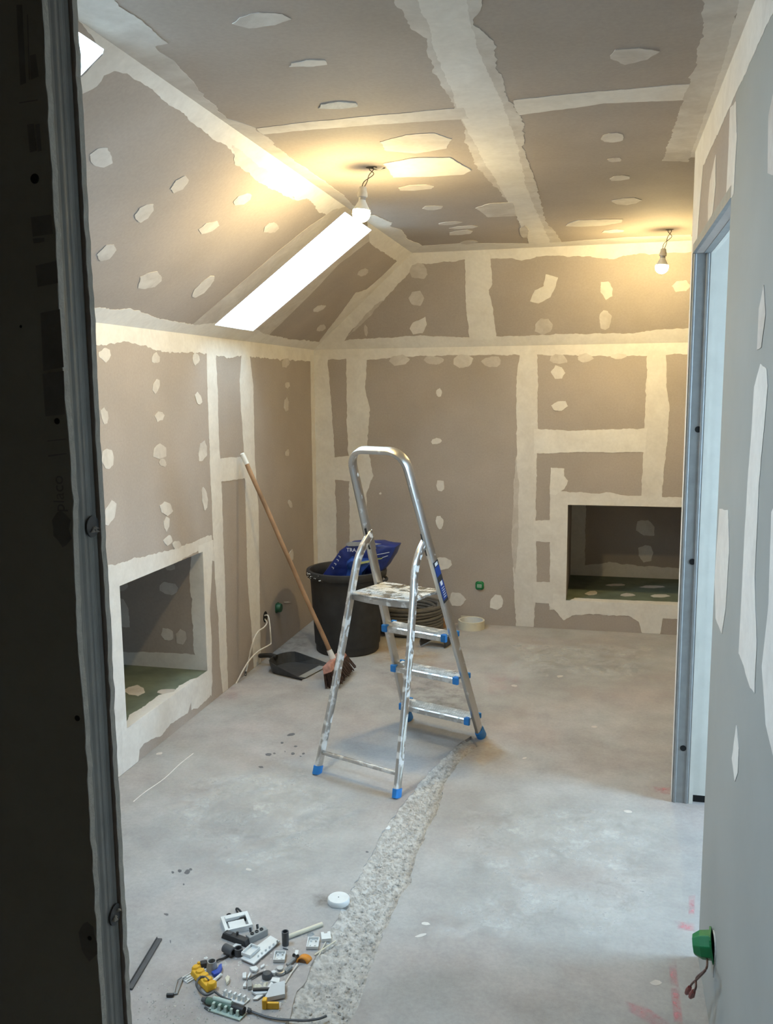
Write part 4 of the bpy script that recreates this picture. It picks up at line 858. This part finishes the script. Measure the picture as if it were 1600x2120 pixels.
MB().tube(bez([hc_ + V((-.02, .0, 0)), lw(554, 1274, .03), lw(558, 1290, .05), lw(560, 1312, .06), lw(561, 1330, .06), lw(558, 1335, .06), lw(535, 1348, .045), lw(517, 1366, .03), lw(503, 1388, .02), lw(494, 1405, .012), lw(488, 1416, .004)]), .0042, 8).build('cable', 'cable', cb, smooth='all')
MB().tube([lw(509, 1390, .006), lw(508, 1401, .006)], .006, 8).build('cable_tip', 'dark', cb)
# box by the doorway: green cover tilted out of the partition, wires hanging below
g = hit(1478, 1962, (XR, 0, 0), (1, 0, 0)); Rr = Matrix(((0, 0, -1), (-1, 0, 0), (0, 1, 0)))
gb = thing('electrical_box', 'bright green electrical box with brown wires on the near partition', 'electrical box', g)
MB().ring(.040, .034, .003, g, 28, Rr).build('cutout_ring', 'core', gb); MB().lathe([(.034, .0), (.034, .0015), (0, .0015)], g, 24, Rr).build('cutout', 'pit', gb)
Rg = Rr @ Matrix.Rotation(math.radians(-8), 3, 'Y') @ Matrix.Rotation(math.radians(10), 3, 'X'); pts = []
for k in range(32):
    a = 2 * math.pi * k / 32; q = .040 * (1 + .10 * math.cos(4 * a + math.pi)); pts.append(V((q * math.cos(a), q * math.sin(a), 0)))
cv = MB().prism([g + Rg @ (p + V((0, .006, .002))) for p in pts], Rg @ V((0, 0, .004))).build('flange', 'green', gb)
m = MB(); n = 8; vs = []
for r_, z in ((.036, .005), (.034, .030), (.024, .048)): vs += [g + Rg @ V((r_ * math.cos(a), r_ * math.sin(a) + .006, z)) for a in [math.pi / 8 + 2 * math.pi * k / n for k in range(n)]]
m.add(vs, [(i * n + k, i * n + (k + 1) % n, (i + 1) * n + (k + 1) % n, (i + 1) * n + k) for i in range(2) for k in range(n)] + [tuple(range(2 * n, 3 * n))]); cov = m.build('cover', 'green', gb, bevel=.002)
MB().box(g + Rg @ V((0, .008, .0485)), (.014, .024, .001), Rg).build('label_frame', 'inkw', cov)
e0 = g + Rg @ V((.0, -.030, .020))
def rp(x, y, off): return hit(x, y, (XR - off, 0, 0), (1, 0, 0))
for k, (x, y) in enumerate(((1424, 2052), (1432, 2060))):
    MB().tube(bez([e0 + V((0, .004 * k, 0)), rp(1462, 2005, .035), rp(1446 - 4 * k, 2024, .045), rp(x + 8, y - 15, .05), rp(x, y, .055)]), .0026, 7).build('wire', 'copper', gb, smooth='all')
    MB().tube([rp(x + 4, y - 8, .053), rp(x, y, .055), rp(x - 3, y + 4, .056)], .006, 8, rr=[.005, .0075, .005]).build('wire_cap', 'red', gb, smooth=True)
MB().box(g + V((.0, -.012, -.02)) + V((-.001, 0, 0)), (.002, .006, .10)).build('cutout_slit', 'core', gb)

# ------------------------------------------------------------------ floor debris: every piece a thing of its own
def up(x, y, z=0.0): return fl(x, y, z)
def dirpx(x0, y0, x1, y1): d = fl(x1, y1) - fl(x0, y0); return math.atan2(d.y, d.x), d.length
def piece(name, label, cat, mb, mat, loc, group=None, bevel=0, smooth=False):
    o = mb.build(name, mat, None, smooth, bevel, org=loc); return tag(o, label, cat, group)
def tray(c, R, w, l, h, t=.0022):
    m = MB(); c = V(c); m.box(c + R @ V((0, 0, t / 2)), (w, l, t), R)
    for (x, y, sx, sy) in ((-(w - t) / 2, 0, t, l), ((w - t) / 2, 0, t, l), (0, -(l - t) / 2, w - 2 * t, t), (0, (l - t) / 2, w - 2 * t, t)): m.box(c + R @ V((x, y, h / 2)), (sx, sy, h), R)
    return m
def hollow(c, r0, r1, h, R=None, wall=.75, seg=18):
    return MB().lathe([(r0, 0), (r1, h), (r1 * wall, h), (r0 * wall, .004), (0, .004)], c, seg, R)
# white trays / covers
for (x, y, w, l, a, lab) in ((648, 1956, .034, .046, 12, 'white plastic tray lying right of the dark tube, beside the orange foam'), (579, 1984, .032, .040, 14, 'white plastic tray lying between the long plate and orange foam')):
    c = up(x, y, .001); R = rotz(math.radians(a)); t = thing('plastic_tray', lab, 'plastic part', c, 'small white trays in the debris'); tray(c, R, w, l, .010).build('tray_shell', 'white', t)
    m = MB()
    for q in ((-.2, -.25), (.2, -.25), (-.2, .25), (.2, .25)): m.lathe([(.0025, .002), (.0025, .008), (0, .008)], c + R @ V((q[0] * w, q[1] * l, 0)), 8)
    m.build('screw_post', 'white', t)
c = up(675, 1940, .001); R = rotz(math.radians(22)); m = MB(); m.prism([c + R @ V(p) for p in ((-.014, -.022, 0), (.014, -.022, 0), (.014, .022, 0), (.006, .022, 0), (.004, .014, 0), (-.004, .014, 0), (-.006, .022, 0), (-.014, .022, 0))], (0, 0, .003)); m.box(c + R @ V((0, -.021, .005)), (.028, .003, .009), R)
piece('clip_plate', 'white notched clip plate at the far right of the debris', 'plastic part', m, 'white', c)
# frame cover with ribs
c = up(490, 1916, .001); R = rotz(math.radians(35)); t = thing('socket_frame', 'white ribbed socket frame at the back of the debris pile', 'plastic part', c); m = MB()
for (x, y, sx, sy) in ((-.036, 0, .010, .075), (.036, 0, .010, .075), (0, -.034, .062, .008), (0, .034, .062, .008)): m.box(c + R @ V((x, y, .008)), (sx, sy, .016), R)
m.build('frame', 'white', t); MB().box(c + R @ V((0, -.006, .006)), (.048, .034, .008), R).build('insert', 'white', t); MB().box(c + R @ V((.0, .024, .012)), (.060, .010, .010), R).build('bar', 'white', t)
# black strap, black body
P0 = [(492, 1906), (498, 1900), (489, 1884), (492, 1881), (500, 1889), (507, 1897), (514, 1908)]
m = MB().tube(bez([up(x, y, .004 + .006 * (i % 2)) for i, (x, y) in enumerate(P0)]), .003, 7); m.tube(bez([up(474, 1899, .004), up(470, 1894, .01), up(476, 1892, .012), up(482, 1898, .006), up(490, 1893, .008), up(500, 1895, .006)]), .0022, 6); m.box(up(503, 1898, .007), (.03, .014, .012), rotz(-1.0))
piece('cable_strap', 'black twisted cable strap behind the white socket frame', 'strap', m, 'black', up(500, 1897))
a, l = dirpx(462, 1938, 514, 1958); c = (up(462, 1938) + up(514, 1958)) / 2; R = rotz(a); t = thing('switch_body', 'long black plastic switch body in front of the white frame', 'plastic part', c)
MB().box(c + V((0, 0, .009)), (l, .024, .018), R, .86).build('body', 'black', t, bevel=.003); MB().box(c + R @ V((.004, .004, .022)), (.005, .005, .012), R).build('pin', 'black', t); MB().box(c + R @ V((-.022, 0, .0185)), (.018, .014, .002), R).build('slot', 'dark', t)
# connector block
a, l = dirpx(515, 1946, 548, 1930); c = up(532, 1942); R = rotz(a); t = thing('connector_block', 'grey connector block with black holes behind the long white plate', 'plastic part', c)
MB().box(c + V((0, 0, .010)), (l * 1.15, .022, .020), R).build('body', 'grey', t, bevel=.0015)
for k in (-1, 0, 1): MB().ring(.0055, .0035, .003, c + R @ V((k * .016, 0, .020)), 14, R).build('hole_rim', 'black', t)
m = MB()
for k in (-1, 1): m.tube([c + R @ V((k * .012, .012, .012)), c + R @ V((k * .012 + .004, .022, .026))], .004, 7)
m.build('screw', 'black', t)
# long plate with studs and tray on it
PL = [(498, 1986), (560, 1939), (579, 1950), (525, 1998)]; Q = [up(x, y, .006) for x, y in PL]; c = sum(Q, V()) / 4; t = thing('cover_plate', 'long white plastic cover plate tilted across the middle of the debris', 'plastic part', (c.x, c.y, 0))
m = MB().prism(Q, (0, 0, .004)); m.build('plate', 'white', t, bevel=.0008); m = MB(); ua = (Q[1] - Q[0]).normalized(); va = (Q[3] - Q[0]).normalized()
for k in range(6): m.box(Q[0] + ua * (.03 + .016 * k) + va * .038 + V((0, 0, .007)), (.005, .003, .007), rotz(math.atan2(ua.y, ua.x)))
for k in range(3): m.box(Q[0].lerp(Q[2], .2 + .3 * k) + V((0, 0, -.003)), (.03, .004, .005), rotz(math.atan2(ua.y, ua.x)))
m.build('stud', 'white', t)
c = up(519, 1972, .0101); R = rotz(math.atan2(ua.y, ua.x) - math.pi / 2 + .1); t = thing('plastic_tray', 'white plastic tray lying on top of the long cover plate', 'plastic part', c, 'small white trays in the debris'); tray(c, R, .032, .046, .010).build('tray_shell', 'white', t)
# rod, tubes
m = MB().tube([up(592, 1941, .0065), up(667, 1913, .0065)], .0065, 10)
piece('plastic_rod', 'pale plastic rod lying behind the upright dark tube', 'rod', m, 'tape', up(630, 1927), smooth=True)
piece('conduit_sleeve', 'dark grey conduit sleeve standing upright by the pale rod', 'tube', hollow(up(591, 1956), .0098, .0105, .042), 'dark', up(591, 1956), smooth=True)
c = up(483, 1974, .0125); a, l = dirpx(463, 1961, 483, 1972); Rl = Matrix((V((0, 0, 1)), V((-math.sin(a), math.cos(a), 0)) * -1, V((math.cos(a), math.sin(a), 0)))).transposed()
piece('conduit_sleeve', 'dark grey conduit sleeve lying on its side at the left of the debris', 'tube', hollow(up(465, 1962, .0135), .0125, .0135, .036, Rl, .6), 'dark', up(471, 1966), smooth=True)
piece('conduit_sleeve', 'short brownish grey sleeve standing beside the fallen sleeve', 'tube', hollow(up(494, 1977), .0125, .0125, .022), 'dark', up(494, 1977), smooth=True)
piece('reducer_tube', 'light grey tapered tube standing behind the yellow plug', 'tube', hollow(up(439, 2010), .0165, .0120, .030, None, .82), 'grey', up(439, 2010), smooth=True)
c = up(422, 2003); m = MB().box(c + V((0, 0, .009)), (.026, .024, .018), rotz(.5), .7); piece('rubber_plug', 'black rubber cap beside the light grey tapered tube', 'cap', m, 'black', c, bevel=.003)
m = MB().tube(bez([up(444, 1993, .003), up(452, 1987, .006), up(462, 1984, .004), up(474, 1978, .004)]), .0028, 7); piece('wire_offcut', 'short black wire between the grey tube and the sleeves', 'wire', m, 'black', up(460, 1985), smooth=True)
# orange foam, caps
c = up(627, 1990); m = MB(); vs = []
for k in range(9):
    a = math.pi * k / 8; vs += [c + V((math.cos(a) * .017, -.010, math.sin(a) * .018)), c + V((math.cos(a) * .019 + .004, .014, math.sin(a) * .014))]
m.add(vs, [(2 * i, 2 * i + 1, 2 * i + 3, 2 * i + 2) for i in range(8)]); o = piece('foam_cap', 'orange curved plastic cap at the right of the debris', 'cap', m, 'orange', c, smooth=True); q = o.modifiers.new('thickness', 'SOLIDIFY'); q.thickness = .004
c = up(614, 1982); m = MB().box(c + V((0, 0, .008)), (.010, .022, .016), rotz(.2)); piece('hinge_piece', 'white plastic hinge piece touching the orange cap', 'plastic part', m, 'white', c, bevel=.001)
m = MB()
for k in (0, 1): m.tube([up(609 + 7 * k, 1977 + 2 * k, .002), up(609 + 7 * k, 1977 + 2 * k, .018)], .0035, 8, rr=[.003, .0042])
m.box(up(612, 1978, .004), (.018, .006, .006)); piece('twin_plug', 'tiny black twin plug behind the orange cap', 'plastic part', m, 'black', up(612, 1978))
m = MB().tube([up(651, 1977, .003), up(695, 1948, .003)], .0022, 7); m.tube([up(659, 1979, .003), up(674, 1950, .004)], .0014, 5); piece('plastic_stick', 'thin white forked stick at the right end of the debris', 'stick', m, 'tape', up(670, 1965))
m = MB().tube([up(590, 2036, .003), up(603, 2014, .004), up(616, 1996, .006)], .0018, 6); piece('wire_offcut', 'thin white wire running below the orange cap', 'wire', m, 'cable', up(603, 2014))
m = MB().tube([up(594, 1998, .006), up(610, 1985, .008)], .0045, 8); piece('plastic_rod', 'short grey pin beside the orange cap', 'rod', m, 'grey', up(602, 1992), smooth=True)
m = MB().tube([up(586, 1948 + 15, .002), up(596, 1966, .002)], .0015, 6); piece('nail', 'small dark nail in front of the upright sleeve', 'nail', m, 'dark', up(591, 1966))
# yellow plug, cable loop
c = up(420, 2034); a, l = dirpx(400, 2012, 438, 2052); R = rotz(a); t = thing('terminal_plug', 'yellow five-lobed terminal plug at the left of the debris', 'plastic part', c)
m = MB(); m.box(c + V((0, 0, .011)), (l * .95, .030, .018), R, .85); m.build('body', 'yellow', t, bevel=.004)
for k in range(5): MB().lathe([(.0135, .008), (.0135, .020), (.010, .024), (0, .024)], c + R @ V((-l * .42 + l * .21 * k, .004, 0)), 14, R, .8).build('lobe', 'yellow', t, smooth=True)
MB().box(c + R @ V((-l * .46, .014, .020)), (.008, .008, .018), R).build('latch', 'yellow', t, bevel=.002)
LPX = [(432, 2030), (424, 2023), (413, 2024), (407, 2035), (409, 2045), (418, 2056), (428, 2060), (438, 2056), (444, 2053), (454, 2060), (466, 2067), (478, 2071)]
m = MB().tube(bez([up(x, y, .022 if i < 4 else .016 if i < 8 else .012) for i, (x, y) in enumerate(LPX)]), .0032, 7); piece('cable_offcut', 'grey cable looped around the yellow terminal plug', 'cable', m, 'dark', up(430, 2050), smooth=True)
c = up(405, 2018); a, l = dirpx(381, 2028, 428, 2000); R = rotz(a); m = MB(); m.box(c + V((0, 0, .002)), (l, .030, .004), R); 
for k in (-1, 0, 1): m.box(c + R @ V((0, k * .010, .005)), (l * .96, .002, .004), R)
piece('trunking_strip', 'white ribbed trunking strip under the yellow terminal plug', 'plastic part', m, 'white', c)
m = MB().tube([up(356, 2058, .003), up(366, 2057, .003), up(371, 2042, .004), up(377, 2026, .006), up(386, 2024, .006)], .0028, 7); m.tube([up(360, 2056, .003), up(366, 2030, .004), up(376, 2023, .007)], .0020, 6); piece('bent_rod', 'bent grey rod lying left of the yellow plug', 'rod', m, 'grey', up(368, 2042), smooth=True)
m = MB().tube([up(345, 2060, .005), up(359, 2060, .005)], .005, 10); piece('rubber_stub', 'small black rubber stub at the far left of the debris', 'cap', m, 'black', up(352, 2060), smooth=True)
c = up(449, 2016); m = MB(); m.prism([up(x, y, .003) for x, y in ((437, 2018), (449, 2012), (453, 2004), (459, 2000), (460, 2010), (454, 2020), (443, 2024))], (0, 0, .010)); piece('plastic_clip', 'cobalt blue plastic clip in front of the grey tapered tube', 'plastic part', m, 'cobalt', c, bevel=.002)
m = MB().tube([up(438, 2034, .005), up(458, 2017, .006)], .004, 8); piece('plastic_rod', 'short white rod between blue clip and yellow plug', 'rod', m, 'white', up(448, 2026), smooth=True)
# comb racks and green tool
def comb(P, lab, mat, hgt_):
    Q = [up(x, y, .002) for x, y in P]; c = sum(Q, V()) / 4; m = MB().prism(Q, (0, 0, .003)); ua = Q[1] - Q[0]; R = rotz(math.atan2(ua.y, ua.x)); va = Q[3] - Q[0]
    t = thing('comb_rail', lab, 'plastic part', (c.x, c.y, 0), 'comb rails'); m.build('rail', mat, t)
    for k in range(5): MB().box(Q[0] + ua * (.10 + .19 * k) + va * .55 + V((0, 0, .003 + hgt_ / 2)), (ua.length * .10, va.length * .5, hgt_), R, .7).build('tooth', mat, t)
comb([(430, 2093), (496, 2114), (508, 2101), (442, 2080)], 'pale green comb rail in front of the green screwdriver', 'pale', .014)
comb([(452, 2066), (504, 2082), (518, 2070), (470, 2056)], 'white comb rail behind the green screwdriver', 'white', .014)
A, B_ = up(417, 2068, .010), up(508, 2094, .013); d_ = (B_ - A); t = thing('screwdriver', 'green handled screwdriver with black ends lying across the comb rails', 'tool', ((A + B_) / 2 - V((0, 0, .01)))); T = lambda k: A + d_ * k
MB().tube([T(.02), T(.10), T(.12)], .008, 10, rr=[.006, .008, .009]).build('butt_cap', 'dark', t, smooth=True); MB().tube([T(.12), T(.14), T(.70)], .010, 12, rr=[.007, .009, .0095]).build('handle', 'sage', t, smooth=True); MB().tube([T(.30) + V((-.004, .004, .009)), T(.72) + V((-.004, .004, .009))], .006, 10).build('grip', 'pale', t, smooth=True)
MB().tube([T(.70), T(.74), T(.97)], .012, 12, rr=[.0095, .0115, .0105]).build('ferrule', 'black', t, smooth=True)
m = MB().tube([up(512, 2090, .009), up(519, 2093, .006)], .006, 8); m.tube(bez([up(518, 2093, .005), up(530, 2098, .005), up(550, 2105, .005), up(575, 2110, .006), (up(605, 2112, .006)), up(630, 2113, .005), up(650, 2111, .005), up(664, 2108, .006), up(676, 2103, .007)]), .0032, 7); piece('cable_offcut', 'long black cable trailing right from the screwdriver', 'cable', m, 'dark', up(590, 2110), smooth=True)
m = MB().tube(bez([up(424, 2086, .002), up(430, 2090, .002), up(436, 2092, .004)]), .003, 6); piece('wire_offcut', 'stub of dark wire in front of the comb rail', 'wire', m, 'dark', up(430, 2090))
# plates
def plate(P, th, z, lab, mat='white', nm='blanking_plate', bev=.0006):
    Q = [up(x, y, z) for x, y in P]; c = sum(Q, V()) / len(Q); return piece(nm, lab, 'plastic part', MB().prism(Q, (0, 0, th)), mat, (c.x, c.y, 0), bevel=bev)
plate([(547, 2075), (562, 2045), (590, 2038), (590, 2066)], .012, .004, 'large pale grey square plate at the front right of the debris', 'lgrey')
plate([(520, 2056), (526, 2050), (552, 2050), (562, 2035), (566, 2040), (551, 2060), (530, 2062)], .006, .003, 'white stepped plate left of the large square plate')
plate([(560, 2036), (564, 2028), (580, 2030), (578, 2040)], .008, .003, 'small white rectangular plate behind the large square plate')
plate([(523, 2071), (534, 2060), (546, 2062), (532, 2071)], .004, .002, 'slim white slotted plate in front of the stepped plate')
plate([(516, 2006), (530, 2003), (535, 2008), (530, 2014), (522, 2013)], .006, .002, 'small white cap plate in front of the long cover plate')
plate([(502, 2018), (510, 2016), (510, 2028), (502, 2028)], .006, .002, 'tiny white square chip left of the dark twig')
plate([(512, 2025), (518, 2014), (519, 2019), (514, 2028)], .005, .002, 'thin white leaning chip beside the dark twig')
plate([(503, 2042), (509, 2034), (510, 2046), (503, 2046)], .006, .002, 'tiny white slab left of the grey wedge')
plate([(513, 2036), (520, 2034), (522, 2048), (513, 2050)], .010, .002, 'small grey wedge among the white chips', 'grey', 'plastic_wedge')
plate([(539, 2002), (547, 1997), (548, 2001), (540, 2006)], .004, .002, 'slender white sliver behind the white cap plate', nm='plastic_sliver')
plate([(478, 1964), (488, 1955), (500, 1958), (492, 1966)], .004, .002, 'white flake between the sleeves and switch body', nm='plastic_sliver')
m = MB().box(up(541, 2049, .011), (.045, .007, .008), rotz(0.28)); piece('slot_insert', 'black slot insert lying on the stepped plate', 'plastic part', m, 'black', up(541, 2049))
c = up(556, 2090); m = MB(); m.box(c + V((-.012, .004, .013)), (.012, .016, .026), rotz(.2)); m.box(c + V((.010, .006, .009)), (.032, .008, .018), rotz(.2)); piece('corner_bracket', 'small yellow corner bracket in front of the large square plate', 'plastic part', m, 'yellow', c, bevel=.002)
c = up(580, 2014); t = thing('cable_gland', 'dull metal cable gland beside the brown cap', 'fitting', c); MB().lathe([(.015, 0), (.017, .004), (.015, .009), (.009, .010), (.009, .016), (0, .016)], c, 14).build('gland_body', 'metal', t, smooth=True); MB().tube([up(562, 2012, .006), up(574, 2012, .008)], .0028, 7).build('gland_pin', 'white', t)
MB().tube([up(590, 2012, .005), up(603, 2001, .008)], .006, 8).build('gland_tail', 'grey', t)
c = up(553, 2024); piece('pipe_cap', 'brown dome cap in the middle of the debris', 'cap', MB().lathe([(.014, 0), (.0145, .008), (.011, .015), (.004, .018), (0, .018)], c, 16), 'dark', c, smooth=True)
c = up(567, 2018); piece('plastic_bead', 'white round bead beside the brown dome cap', 'plastic part', MB().lathe([(.006, 0), (.007, .003), (.006, .010), (0, .010)], c, 12), 'white', c, smooth=True)
m = MB().tube(bez([up(512, 2030, .003), up(524, 2022, .006), up(536, 2016, .004), up(547, 2012, .004)]), .003, 6); piece('twig_offcut', 'dark twig-like offcut among the small white chips', 'scrap', m, 'dark', up(530, 2020))
c = up(472, 2034); m = MB().prism([up(466, 2030, .001), up(471, 2024, .001), up(476, 2028, .001), up(474, 2036, .001), up(469, 2041, .001)], (0, 0, .009)); piece('plaster_chip', 'cream plaster chip right of the yellow plug', 'plaster chip', m, 'tape', c, bevel=.001)
c = up(641, 1933 + 3); m = MB(); pebble(m, c, .012, random.Random(2)); pebble(m, c + V((.006, .004, 0)), .009, random.Random(4)); piece('rubble_lump', 'grey rubble lump behind the right white tray', 'rubble', m, 'grey', c)
m = MB(); c = up(530, 2046)
for k, (x, y) in enumerate(((528, 2042), (535, 2041), (549, 2038))): pebble(m, up(x, y), .010, random.Random(20 + k))
piece('plaster_chip', 'cream broken plaster chips behind the stepped plate', 'plaster chip', m, 'tape', c)
m = MB(); pebble(m, up(580, 2078), .008, random.Random(31)); pebble(m, up(588, 2074), .006, random.Random(32)); piece('rubble_lump', 'small pale rubble lump under the large square plate', 'rubble', m, 'crumb', up(583, 2076))
m = MB(); pebble(m, up(378 + 48, 1983), .006, random.Random(33)); piece('plaster_chip', 'lone white crumb behind the light grey tapered tube', 'plaster chip', m, 'white', up(426, 1983))
m = MB(); pebble(m, up(497, 1992), .010, random.Random(34)); piece('plaster_chip', 'pale crumb at the near corner of the long cover plate', 'plaster chip', m, 'crumb', up(497, 1992))
m = MB(); pebble(m, up(464, 1996), .010, random.Random(37)); piece('plaster_chip', 'whitish crumb behind the cobalt blue clip', 'plaster chip', m, 'crumb', up(464, 1996))
# things apart from the pile
a, l = dirpx(268, 2050, 330, 1946); c = (up(268, 2050) + up(330, 1946)) / 2; m = MB().box(c + V((0, 0, .003)), (l, .016, .006), rotz(a)); m.box(c + rotz(a) @ V((0, .007, .006)), (l, .002, .008), rotz(a)); piece('metal_bar', 'dark metal angle bar on the floor by the doorway edge', 'bar', m, 'dark', c)
c = up(701, 1868); t = thing('junction_lid', 'round white junction box lid on the floor beside the channel', 'lid', c); MB().lathe([(.034, 0), (.035, .003), (.0345, .014), (.032, .017), (.012, .0175), (0, .0172)], c, 36).build('lid', 'white', t, smooth=True); MB().lathe([(.0016, .017), (.0016, .0185), (0, .0185)], c, 8).build('centre_mark', 'dark', t)
c = up(800, 1715, -.006); piece('plastic_disc', 'small white disc lying in the rough channel', 'lid', MB().lathe([(.014, 0), (.0145, .003), (.013, .005), (0, .0055)], c, 24), 'white', c, smooth=True)
